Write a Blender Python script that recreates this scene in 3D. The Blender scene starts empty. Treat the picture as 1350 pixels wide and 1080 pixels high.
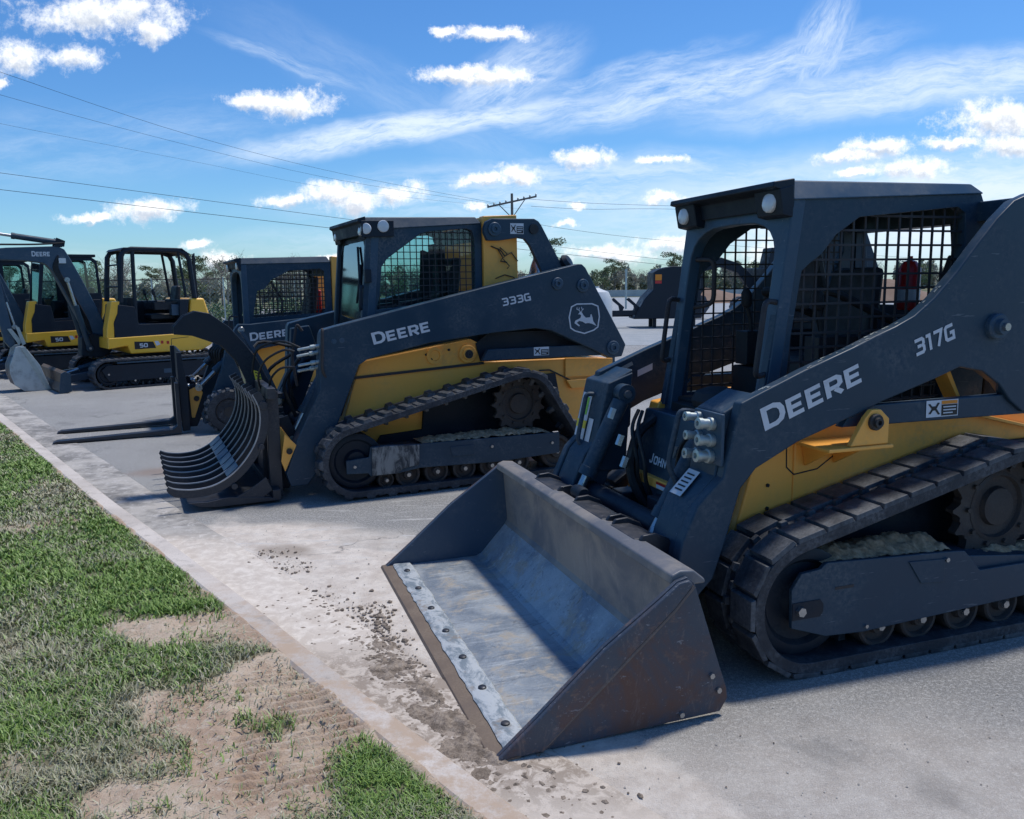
import bpy, bmesh, math, random
import numpy as np
from mathutils import Vector, Matrix
from mathutils.geometry import tessellate_polygon
R = math.radians
random.seed(7)
rng = np.random.default_rng(7)
scene = bpy.context.scene
COL = scene.collection

# ------------------------------------------------------------------ camera
cam_d = bpy.data.cameras.new('camera')
cam_o = bpy.data.objects.new('camera', cam_d)
COL.objects.link(cam_o)
cam_d.sensor_fit = 'HORIZONTAL'
cam_d.sensor_width = 36.0
cam_d.lens = 1090 / 1350 * 36.0
cam_d.clip_start = 0.05
cam_d.clip_end = 3000
cam_o.matrix_world = (Matrix.Translation((0, 0, 1.55)) @ Matrix.Rotation(math.pi / 2 - R(8.6), 4, 'X')
                      @ Matrix.Rotation(R(-0.8), 4, 'Z'))
scene.camera = cam_o
scene.view_settings.view_transform = 'Standard'
scene.view_settings.look = 'None'
scene.view_settings.exposure = 0.5
scene.view_settings.gamma = 1.0

# ------------------------------------------------------------------ plane maps for prisms
def XZ(a, b, d): return (a, d, b)
def YZ(a, b, d): return (d, a, b)
def XY(a, b, d): return (a, b, d)

class MB:
    def __init__(s): s.v = []; s.f = []
    def add(s, vs, fs):
        n = len(s.v); s.v += [tuple(v) for v in vs]; s.f += [tuple(i + n for i in f) for f in fs]
        return s
    def hexa(s, p):   # 4 bottom, 4 top corners
        return s.add(p, [(0, 1, 2, 3), (7, 6, 5, 4), (0, 4, 5, 1), (1, 5, 6, 2), (2, 6, 7, 3), (3, 7, 4, 0)])
    def box(s, x0, x1, y0, y1, z0, z1):
        return s.hexa([(x0, y0, z0), (x1, y0, z0), (x1, y1, z0), (x0, y1, z0), (x0, y0, z1), (x1, y0, z1), (x1, y1, z1), (x0, y1, z1)])
    def prism(s, poly, d0, d1, m=XZ, holes=()):
        loops = [list(poly)] + [list(h) for h in holes]
        flat = [p for l in loops for p in l]
        n = len(flat)
        vs = [m(a, b, d0) for a, b in flat] + [m(a, b, d1) for a, b in flat]
        fs = []
        if holes:
            for t in tessellate_polygon([[Vector((a, b, 0)) for a, b in l] for l in loops]):
                fs.append(tuple(t)); fs.append(tuple(i + n for i in reversed(t)))
        else:
            fs.append(tuple(range(n))); fs.append(tuple(range(2 * n - 1, n - 1, -1)))
        o = 0
        for l in loops:
            k = len(l)
            for i in range(k):
                j = (i + 1) % k
                fs.append((o + i, o + j, o + j + n, o + i + n))
            o += k
        return s.add(vs, fs)
    def cyl(s, p0, p1, r0, r1=None, n=20, cap=True):
        if r1 is None: r1 = r0
        p0 = Vector(p0); p1 = Vector(p1)
        ax = (p1 - p0).normalized()
        u = ax.orthogonal().normalized(); w = ax.cross(u)
        vs = []
        for p, r in ((p0, r0), (p1, r1)):
            for i in range(n):
                a = 2 * math.pi * i / n
                vs.append(p + (u * math.cos(a) + w * math.sin(a)) * r)
        fs = [(i, (i + 1) % n, n + (i + 1) % n, n + i) for i in range(n)]
        if cap: fs += [tuple(range(n - 1, -1, -1)), tuple(range(n, 2 * n))]
        return s.add(vs, fs)
    def tube(s, pts, r, n=8):
        pts = [Vector(p) for p in pts]
        N = len(pts); vs = []; up = None
        for i, p in enumerate(pts):
            t = (pts[min(i + 1, N - 1)] - pts[max(i - 1, 0)]).normalized()
            if up is None: u = t.orthogonal().normalized()
            else:
                u = up - t * up.dot(t)
                u = u.normalized() if u.length > 1e-6 else t.orthogonal().normalized()
            up = u; w = t.cross(u)
            rr = r[i] if isinstance(r, (list, tuple)) else r
            for k in range(n):
                a = 2 * math.pi * k / n
                vs.append(p + (u * math.cos(a) + w * math.sin(a)) * rr)
        fs = [(i * n + k, i * n + (k + 1) % n, (i + 1) * n + (k + 1) % n, (i + 1) * n + k) for i in range(N - 1) for k in range(n)]
        fs += [tuple(range(n - 1, -1, -1)), tuple(range((N - 1) * n, N * n))]
        return s.add(vs, fs)
    def lathe(s, c, axis, prof, n=32):   # prof: (radius, offset along axis)
        c = Vector(c); ax = Vector(axis).normalized(); u = ax.orthogonal().normalized(); w = ax.cross(u)
        vs = []; m = len(prof)
        for r, h in prof:
            for i in range(n):
                a = 2 * math.pi * i / n
                vs.append(c + ax * h + (u * math.cos(a) + w * math.sin(a)) * r)
        fs = [(j * n + i, j * n + (i + 1) % n, (j + 1) * n + (i + 1) % n, (j + 1) * n + i) for j in range(m - 1) for i in range(n)]
        if prof[0][0] > 1e-5: fs.append(tuple(range(n - 1, -1, -1)))
        if prof[-1][0] > 1e-5: fs.append(tuple(range((m - 1) * n, m * n)))
        return s.add(vs, fs)
    def bolt(s, p, axis, r, h=None):
        p = Vector(p); ax = Vector(axis).normalized(); h = h or r
        return s.cyl(p, p + ax * h, r, r * .92, n=6)
    def ribbon(s, pts, w, d, m=XZ, closed=False):
        pts = [Vector(p[:2]) for p in pts]; N = len(pts); L = []; Rr = []
        for i in range(N):
            if closed: a, b, c = pts[i - 1], pts[i], pts[(i + 1) % N]
            else: a, b, c = pts[max(i - 1, 0)], pts[i], pts[min(i + 1, N - 1)]
            t1 = (b - a).normalized() if (b - a).length > 1e-9 else (c - b).normalized()
            t2 = (c - b).normalized() if (c - b).length > 1e-9 else t1
            n1 = Vector((-t1.y, t1.x)); n2 = Vector((-t2.y, t2.x)); nn = (n1 + n2)
            nn = nn.normalized() if nn.length > 1e-6 else n1
            k = min(1 / max(nn.dot(n1), .35), 1.8)
            L.append(b + nn * w / 2 * k); Rr.append(b - nn * w / 2 * k)
        vs = [m(p.x, p.y, d) for p in L] + [m(p.x, p.y, d) for p in Rr]
        M = N if closed else N - 1
        return s.add(vs, [(i, (i + 1) % N, N + (i + 1) % N, N + i) for i in range(M)])
    def poly(s, pts, d, m=XZ):
        return s.add([m(a, b, d) for a, b in pts], [tuple(range(len(pts)))])
    def build(s, name, mat, parent=None, bev=0, ang=32, seg=2):
        me = bpy.data.meshes.new(name)
        me.from_pydata(s.v, [], s.f)
        bm = bmesh.new(); bm.from_mesh(me)
        bmesh.ops.recalc_face_normals(bm, faces=bm.faces)
        bm.to_mesh(me); bm.free()
        me.shade_smooth(); me.set_sharp_from_angle(angle=R(ang))
        me.materials.append(mat)
        o = bpy.data.objects.new(name, me); COL.objects.link(o)
        if parent is not None: o.parent = parent
        if bev:
            b = o.modifiers.new('bevel', 'BEVEL'); b.width = bev; b.segments = seg; b.limit_method = 'ANGLE'; b.angle_limit = R(40)
            b.use_clamp_overlap = True
            b.harden_normals = True
        return o

def tag(o, label=None, cat=None, group=None, kind=None):
    if label: o['label'] = label
    if cat: o['category'] = cat
    if group: o['group'] = group
    if kind: o['kind'] = kind
    return o

def empty(name, loc=(0, 0, 0), rz=0, label=None, cat=None, group=None):
    o = bpy.data.objects.new(name, None); COL.objects.link(o)
    o.location = loc; o.rotation_euler = (0, 0, rz); o.empty_display_size = .2
    return tag(o, label, cat, group)

def copy_tree(o, parent=None, skip=()):
    c = o.copy(); COL.objects.link(c); c.parent = parent
    for ch in list(o.children):
        if ch.name.split('.')[0] in skip: continue
        copy_tree(ch, c, skip)
    return c

def npmesh(name, verts, faces, mat, attrs=None, parent=None, smooth=False):
    me = bpy.data.meshes.new(name)
    verts = np.asarray(verts, dtype=np.float32); faces = np.asarray(faces, dtype=np.int32)
    k = faces.shape[1]
    me.vertices.add(len(verts)); me.vertices.foreach_set('co', verts.ravel())
    me.loops.add(faces.size); me.loops.foreach_set('vertex_index', faces.ravel())
    me.polygons.add(len(faces)); me.polygons.foreach_set('loop_start', np.arange(len(faces), dtype=np.int32) * k)
    me.update(calc_edges=True)
    for nm, data in (attrs or {}).items():
        a = me.attributes.new(nm, 'FLOAT', 'POINT'); a.data.foreach_set('value', np.asarray(data, dtype=np.float32))
    if smooth: me.shade_smooth()
    me.materials.append(mat)
    o = bpy.data.objects.new(name, me); COL.objects.link(o)
    if parent is not None: o.parent = parent
    return o

# ------------------------------------------------------------------ materials
class NT:
    def __init__(s, name):
        s.mat = bpy.data.materials.new(name); s.mat.use_nodes = True
        s.t = s.mat.node_tree; s.b = s.t.nodes['Principled BSDF']
        s.co = s.t.nodes.new('ShaderNodeTexCoord')
    def n(s, ty, **kw):
        nd = s.t.nodes.new(ty)
        for k, v in kw.items():
            if isinstance(k, str) and hasattr(nd, k): setattr(nd, k, v)
        return nd
    def l(s, a, b): s.t.links.new(a, b)
    def val(s, sock, v):
        if hasattr(v, 'is_linked') or hasattr(v, 'links'): s.l(v, sock)
        else: sock.default_value = v
    def math(s, op, a, b=0.0, clamp=False):
        nd = s.n('ShaderNodeMath', operation=op, use_clamp=clamp)
        s.val(nd.inputs[0], a); s.val(nd.inputs[1], b); return nd.outputs[0]
    def noise(s, scale, detail=4, rough=.55, co='Object', vec=None, dist=0.0, stretch=None):
        nd = s.n('ShaderNodeTexNoise'); nd.inputs['Scale'].default_value = scale
        nd.inputs['Detail'].default_value = detail; nd.inputs['Roughness'].default_value = rough
        nd.inputs['Distortion'].default_value = dist
        v = vec or s.co.outputs[co]
        if stretch:
            mp = s.n('ShaderNodeMapping'); mp.inputs['Scale'].default_value = stretch; s.l(v, mp.inputs[0]); v = mp.outputs[0]
        s.l(v, nd.inputs['Vector'])
        return nd.outputs[0]
    def ramp(s, x, a, b, lo=0.0, hi=1.0):
        nd = s.n('ShaderNodeMapRange', interpolation_type='SMOOTHSTEP'); s.val(nd.inputs[0], x)
        nd.inputs[1].default_value = a; nd.inputs[2].default_value = b; nd.inputs[3].default_value = lo; nd.inputs[4].default_value = hi
        return nd.outputs[0]
    def mix(s, f, a, b):
        nd = s.n('ShaderNodeMix', data_type='RGBA'); s.val(nd.inputs[0], f)
        for sock, v in ((nd.inputs[6], a), (nd.inputs[7], b)):
            if isinstance(v, tuple): sock.default_value = (*v[:3], 1)
            else: s.l(v, sock)
        return nd.outputs[2]
    def bump(s, h, strength=.3, dist=.01):
        nd = s.n('ShaderNodeBump'); nd.inputs['Strength'].default_value = strength; nd.inputs['Distance'].default_value = dist
        s.l(h, nd.inputs['Height']); s.l(nd.outputs[0], s.b.inputs['Normal'])
    def set(s, **kw):
        for k, v in kw.items():
            sock = s.b.inputs[k.replace('_', ' ')]
            if isinstance(v, tuple): sock.default_value = (*v[:3], 1)
            elif isinstance(v, (int, float)): sock.default_value = v
            else: s.l(v, sock)
        return s.mat

def paint(name, col, dirt=(.16, .13, .10), amt=.35, rough=.35, coat=.0, metal=0.0, scale=3.0, bump=.0, worn=None, scratch=.0, spec=.5, edge=.0):
    m = NT(name)
    big = m.noise(scale, 6, .65)
    fine = m.noise(scale * 14, 4, .7)
    k = m.math('MULTIPLY', m.ramp(big, .42, .75), m.ramp(fine, .3, .7))
    c = m.mix(m.math('MULTIPLY', k, amt), col, dirt)
    if worn:
        st = m.noise(scale * 5, 6, .75, stretch=(1, 1, 3))
        c = m.mix(m.ramp(st, .62, .72), c, worn)
    if scratch:
        s1 = m.noise(30, 3, .8, stretch=(.15, 1, 1.6))
        c = m.mix(m.math('MULTIPLY', m.ramp(s1, .66, .7), scratch), c, (.35, .36, .38))
    if edge:
        ge = m.n('ShaderNodeNewGeometry')
        wear = m.math('MULTIPLY', m.math('MULTIPLY', m.ramp(ge.outputs['Pointiness'], .52, .60), m.ramp(fine, .35, .6)), edge)
        c = m.mix(wear, c, tuple(min(.6, k * 2.2 + .10) for k in col) if not worn else worn)
    r = m.ramp(big, .3, .8, rough * .8, min(1, rough * 1.7))
    if bump: m.bump(fine, bump, .004)
    m.b.inputs['Specular IOR Level'].default_value = spec
    return m.set(Base_Color=c, Roughness=r, Metallic=metal, Coat_Weight=coat, Coat_Roughness=.15)

M = {}
M['blue'] = paint('slate_paint', (.0155, .042, .071), (.14, .15, .155), .6, .42, .0, scale=3.4, scratch=.22, spec=.38)
M['bluelt'] = paint('slate_paint_lit_worn', (.032, .070, .112), (.17, .18, .19), .5, .42, .0, scale=4, scratch=.35, spec=.4)  # lighter copy of the slate paint: lit faces put into colour, more scratches
M['yellow'] = paint('yellow_paint', (.97, .44, .075), (.36, .24, .13), .45, .42, .05, scale=2.0, scratch=.12)
M['yellowbr'] = paint('yellow_paint_sunlit', (.97, .51, .040), (.4, .28, .1), .3, .35, .3, scale=2.0)  # brighter copy of the yellow, sunlight on the excavators put into its colour
M['black'] = paint('black_paint', (.006, .013, .024), (.06, .07, .075), .45, .5, scale=5, spec=.35)
M['interior'] = paint('cab_plastic', (.012, .014, .018), (.05, .05, .05), .4, .7, scale=6)
M['grille'] = paint('guard_steel', (.030, .027, .030), (.09, .07, .06), .6, .6, scale=8)
M['steel'] = paint('bare_steel', (.45, .46, .47), (.2, .17, .14), .5, .28, metal=.9, scale=12)
M['fitting'] = paint('zinc_fitting', (.42, .47, .46), (.15, .17, .16), .5, .4, metal=.6, scale=20)
M['hose'] = paint('rubber_hose', (.007, .009, .012), (.04, .04, .04), .3, .55, scale=10)
M['white'] = paint('decal_white', (.62, .64, .67), (.3, .3, .32), .5, .5, scale=12)
M['decalyel'] = paint('decal_yellow', (.75, .6, .05), (.3, .25, .1), .2, .5, scale=10)
M['decalgrn'] = paint('decal_green', (.25, .55, .06), (.2, .3, .1), .2, .5, scale=10)
M['decalorg'] = paint('decal_orange', (.75, .25, .02), (.3, .15, .05), .2, .5, scale=10)
M['decalblk'] = paint('decal_black', (.01, .01, .012), (.05, .05, .05), .2, .5, scale=10)
M['red'] = paint('red_enamel', (.5, .02, .02), (.2, .04, .04), .3, .3, scale=6)
M['seat'] = paint('seat_vinyl', (.02, .021, .024), (.08, .08, .08), .3, .55, scale=6)
M['tank'] = paint('white_plastic', (.6, .62, .62), (.3, .3, .28), .4, .4, scale=4)

def m_rubber():
    m = NT('track_rubber')
    a = m.noise(5, 5, .7); b = m.noise(60, 4, .7)
    c = m.mix(m.math('MULTIPLY', m.ramp(a, .38, .66), m.ramp(b, .3, .7)), (.014, .019, .028), (.095, .10, .11))
    ge = m.n('ShaderNodeNewGeometry')
    wear = m.math('MULTIPLY', m.ramp(ge.outputs['Pointiness'], .57, .66), m.ramp(a, .35, .6))  # edge wear that also paints lit lug edges into the colour
    c = m.mix(m.math('MULTIPLY', wear, .75), c, (.17, .18, .19))
    m.bump(b, .6, .006)
    return m.set(Base_Color=c, Roughness=.62)
M['rubber'] = m_rubber()

def m_bucket():
    m = NT('worn_bucket_steel')
    a = m.noise(2.6, 6, .62, dist=.6); b = m.noise(9, 6, .7, dist=.4); f = m.noise(80, 4, .7)
    c = m.mix(m.ramp(a, .36, .62), (.20, .235, .275), (.40, .43, .445))
    c = m.mix(m.math('MULTIPLY', m.ramp(b, .48, .66), .8), c, (.40, .345, .27))
    c = m.mix(m.math('MULTIPLY', m.ramp(m.noise(5, 5, .8, stretch=(1, 3, 1)), .58, .66), .5), c, (.05, .05, .055))
    c = m.mix(m.math('MULTIPLY', m.ramp(f, .55, .75), .4), c, (.42, .44, .46))
    s1 = m.noise(26, 6, .8, stretch=(.10, 1, 1), dist=.15)
    c = m.mix(m.math('MULTIPLY', m.ramp(s1, .54, .64), .6), c, (.52, .55, .56))
    s3 = m.noise(34, 6, .8, stretch=(.08, 1, 1), dist=.1)
    c = m.mix(m.math('MULTIPLY', m.ramp(s3, .56, .66), .55), c, (.12, .13, .145))
    s2 = m.noise(6, 6, .8, dist=1.2)
    c = m.mix(m.math('MULTIPLY', m.ramp(s2, .60, .66), .55), c, (.09, .10, .115))
    m.bump(m.math('ADD', f, m.math('MULTIPLY', b, 3)), .45, .005)
    return m.set(Base_Color=c, Roughness=m.ramp(b, .3, .7, .36, .62), Metallic=.25)
M['bucket'] = m_bucket()

def m_bucketback():
    m = NT('scoured_bucket_wall')
    a = m.noise(3, 6, .62, dist=.6); b = m.noise(12, 6, .7, stretch=(1, 1, .4)); f = m.noise(90, 4, .7)
    c = m.mix(m.ramp(a, .38, .62), (.15, .155, .17), (.29, .26, .23))
    c = m.mix(m.math('MULTIPLY', m.ramp(b, .52, .7), .7), c, (.33, .30, .27))
    m.bump(f, .35, .003)
    return m.set(Base_Color=c, Roughness=.5, Metallic=.25)
M['bucketback'] = m_bucketback()

def m_wear():
    m = NT('scoured_strip')
    a = m.noise(16, 6, .75, stretch=(1, .5, 1), dist=.5); b = m.noise(6, 5, .7); f = m.noise(120, 3, .7)
    c = m.mix(m.ramp(a, .40, .56), (.24, .28, .30), (.54, .56, .55))
    c = m.mix(m.math('MULTIPLY', m.ramp(b, .54, .66), .8), c, (.30, .24, .18))
    m.bump(f, .4, .003)
    return m.set(Base_Color=c, Roughness=.45, Metallic=.15)
M['wear'] = m_wear()
def m_rust():
    m = NT('rusty_plate')
    a = m.noise(3.2, 7, .68, dist=.5); b = m.noise(14, 6, .75, stretch=(.6, 1, 1)); f = m.noise(70, 5, .7)
    c = m.mix(m.ramp(a, .42, .66), (.055, .070, .095), (.14, .075, .055))
    c = m.mix(m.math('MULTIPLY', m.ramp(b, .56, .70), .8), c, (.20, .13, .10))
    c = m.mix(m.math('MULTIPLY', m.ramp(f, .6, .72), .6), c, (.28, .28, .29))
    s1 = m.noise(16, 6, .8, stretch=(1, 1, .3), dist=.5)
    c = m.mix(m.math('MULTIPLY', m.ramp(s1, .56, .68), .5), c, (.22, .17, .15))
    s2 = m.noise(40, 4, .8, stretch=(.3, 1, 1))
    c = m.mix(m.math('MULTIPLY', m.ramp(s2, .62, .68), .6), c, (.33, .34, .36))
    m.bump(m.math('ADD', f, s1), .6, .004)
    return m.set(Base_Color=c, Roughness=m.ramp(a, .3, .7, .4, .75), Metallic=.15)
M['rust'] = m_rust()
M['bucketdark'] = paint('bucket_side_steel', (.055, .085, .125), (.16, .17, .18), .8, .45, metal=.2, scale=3, bump=.4, worn=(.20, .23, .26))
M['rustlt'] = paint('weld_steel', (.13, .105, .095), (.30, .25, .22), .8, .55, metal=.2, scale=10)
M['edgebr'] = paint('muddy_edge_steel', (.17, .125, .09), (.30, .24, .18), .7, .6, metal=.1, scale=6, bump=.5)
M['edgelt'] = paint('scoured_edge_steel', (.46, .50, .50), (.18, .18, .17), .9, .42, metal=.2, scale=9, bump=.5)
M['rake'] = paint('grapple_steel', (.03, .035, .045), (.14, .12, .11), .6, .4, metal=.3, scale=5, worn=(.12, .12, .13))
M['rakeedge'] = paint('polished_tine_edge', (.35, .36, .38), (.15, .12, .1), .6, .35, metal=.6, scale=9)
M['sprocket'] = paint('sprocket_iron', (.045, .042, .042), (.14, .095, .07), .8, .6, metal=.3, scale=7, bump=.6)
M['mudpile'] = None
def m_soilpile():
    m = NT('packed_dirt')
    a = m.noise(30, 6, .7); f = m.noise(220, 4, .7)
    c = m.mix(m.ramp(a, .35, .65), (.40, .25, .14), (.68, .46, .28))
    m.bump(m.math('ADD', a, f), .8, .01)
    return m.set(Base_Color=c, Roughness=.95)
M['mudpile'] = m_soilpile()
def m_scuff():
    m = NT('scuffed_plate')
    a = m.noise(14, 7, .75, stretch=(1, 1, .35), dist=.8); b = m.noise(5, 5, .6)
    c = m.mix(m.ramp(a, .42, .60), (.035, .042, .052), (.24, .25, .25))
    c = m.mix(m.math('MULTIPLY', m.ramp(b, .5, .7), .6), c, (.06, .065, .07))
    return m.set(Base_Color=c, Roughness=.5, Metallic=.3)
M['scuff'] = m_scuff()
def m_glass():
    m = NT('tinted_glass')
    m.b.inputs['Transmission Weight'].default_value = 1
    m.b.inputs['IOR'].default_value = 1.1
    return m.set(Base_Color=(.72, .88, .88), Roughness=.02)
def m_thin(name, tint, refl, rough=.03):
    mt = bpy.data.materials.new(name); mt.use_nodes = True; t = mt.node_tree; t.nodes.clear()
    o = t.nodes.new('ShaderNodeOutputMaterial'); mx = t.nodes.new('ShaderNodeMixShader')
    tr = t.nodes.new('ShaderNodeBsdfTransparent'); tr.inputs[0].default_value = (*tint, 1)
    g = t.nodes.new('ShaderNodeBsdfGlossy'); g.inputs['Roughness'].default_value = rough
    fr = t.nodes.new('ShaderNodeFresnel'); fr.inputs[0].default_value = 1.5
    ma = t.nodes.new('ShaderNodeMath'); ma.operation = 'ADD'; ma.inputs[1].default_value = refl; ma.use_clamp = True
    t.links.new(fr.outputs[0], ma.inputs[0]); t.links.new(ma.outputs[0], mx.inputs[0])
    t.links.new(tr.outputs[0], mx.inputs[1]); t.links.new(g.outputs[0], mx.inputs[2]); t.links.new(mx.outputs[0], o.inputs[0])
    return mt
M['glass'] = m_thin('tinted_window_glass', (.55, .78, .78), .06)
M['glassfront'] = m_thin('door_glass', (.45, .6, .66), .30, .06)
M['lens'] = paint('lamp_lens', (.62, .64, .66), (.4, .4, .4), .3, .15, .5, scale=30)

def hash_noise(x, y, s, seed=0):
    xs, ys = x * s, y * s
    xi, yi = np.floor(xs), np.floor(ys); xf, yf = xs - xi, ys - yi
    def h(a, b):
        v = np.sin(a * 127.1 + b * 311.7 + seed * 74.7) * 43758.5453
        return v - np.floor(v)
    u = xf * xf * (3 - 2 * xf); v = yf * yf * (3 - 2 * yf)
    return (h(xi, yi) * (1 - u) + h(xi + 1, yi) * u) * (1 - v) + (h(xi, yi + 1) * (1 - u) + h(xi + 1, yi + 1) * u) * v
def fbm(x, y, s, o=4, seed=0):
    r = 0; a = .5
    for i in range(o): r = r + a * hash_noise(x, y, s * 2 ** i, seed + i); a *= .5
    return r / (1 - .5 ** o)

# ------------------------------------------------------------------ lettering
GL = {
 'D': (.82, [([(.1, .1), (.1, .9), (.46, .9), (.64, .8), (.72, .62), (.72, .38), (.64, .2), (.46, .1)], 1)]),
 'E': (.76, [([(.68, .1), (.1, .1), (.1, .9), (.68, .9)], 0), ([(.2, .5), (.62, .5)], 0)]),
 'R': (.82, [([(.1, 0), (.1, .9), (.55, .9), (.68, .8), (.68, .54), (.55, .43), (.2, .43)], 0), ([(.42, .33), (.70, 0)], 0)]),
 '3': (.82, [([(.05, .9), (.6, .9), (.7, .8), (.7, .62), (.61, .52), (.7, .42), (.7, .2), (.6, .1), (.05, .1)], 0), ([(.22, .52), (.51, .52)], 0)]),
 '1': (.52, [([(.02, .9), (.3, .9), (.3, 0)], 0)]),
 '7': (.76, [([(.03, .9), (.64, .9), (.3, 0)], 0)]),
 'G': (.82, [([(.7, .9), (.2, .9), (.1, .8), (.1, .2), (.2, .1), (.7, .1), (.7, .48), (.42, .48)], 0)]),
 '5': (.82, [([(.68, .9), (.12, .9), (.12, .55), (.6, .55), (.7, .45), (.7, .2), (.6, .1), (.06, .1)], 0)]),
 '0': (.84, [([(.2, .1), (.1, .2), (.1, .8), (.2, .9), (.6, .9), (.7, .8), (.7, .2), (.6, .1)], 1)]),
 'O': (.84, [([(.2, .1), (.1, .2), (.1, .8), (.2, .9), (.6, .9), (.7, .8), (.7, .2), (.6, .1)], 1)]),
 'J': (.7, [([(.5, 1), (.5, .2), (.4, .1), (.15, .1), (.06, .3)], 0)]),
 'H': (.82, [([(.1, 0), (.1, 1)], 0), ([(.66, 0), (.66, 1)], 0), ([(.2, .5), (.56, .5)], 0)]),
 'N': (.82, [([(.1, 0), (.1, .88), (.64, .12), (.64, 1)], 0)]),
}
def letters(text, bl, br, tl, d, mat, parent, m=XZ, w=.2, smallcaps=False, name='lettering'):
    bl = Vector(bl); br = Vector(br); tl = Vector(tl)
    sc = [1.0 if (i == 0 or not smallcaps) else .84 for i in range(len(text))]
    tot = sum(GL[c][0] * k for c, k in zip(text, sc)) + .08 * (len(text) - 1) - .08
    ux = (br - bl) / tot; up = tl - bl
    mb = MB(); x = 0
    def mm(a, b, dd):
        p = bl + ux * a + up * b
        return m(p.x, p.y, dd)
    for c, k in zip(text, sc):
        for pts, cl in GL[c][1]:
            mb.ribbon([(x + a * k, b * k) for a, b in pts], w * (.5 + .5 * k), d, mm, bool(cl))
        x += GL[c][0] * k + .08
    return mb.build(name, mat, parent)

def warning_decal(parent, bl, br, tl, d, m=XZ, yellow=True):
    """white pictogram panel beside a black text panel under an orange strip"""
    bl = Vector(bl); br = Vector(br); tl = Vector(tl); u = br - bl; v = tl - bl
    s = -1 if m is XZ else -1
    def mm(a, b, dd):
        p = bl + u * a + v * b
        return m(p.x, p.y, dd)
    a = MB().poly([(0, 0), (1, 0), (1, 1), (0, 1)], d, mm).build('decal', M['white'], parent)
    MB().poly([(.47, .06), (.97, .06), (.97, .72), (.47, .72)], d + s * .0012, mm).build('decal_text_panel', M['decalblk'], a)
    if yellow:
        MB().poly([(.47, .75), (.97, .75), (.97, .95), (.47, .95)], d + s * .0012, mm).build('decal_strip', M['decalorg'], a)
    k = MB()
    k.ribbon([(.08, .8), (.2, .5), (.1, .2)], .07, d + s * .0012, mm); k.ribbon([(.38, .85), (.28, .5), (.4, .15)], .07, d + s * .0012, mm)
    k.poly([(.18, .4), (.3, .4), (.3, .65), (.18, .65)], d + s * .0014, mm)
    k.build('decal_pictogram', M['decalblk'], a)
    t = MB()
    for i in range(3): t.ribbon([(.52, .58 - i * .18), (.92 - .1 * (i == 2), .58 - i * .18)], .07, d + s * .0024, mm)
    t.build('decal_text', M['white'], a)
    return a
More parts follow.
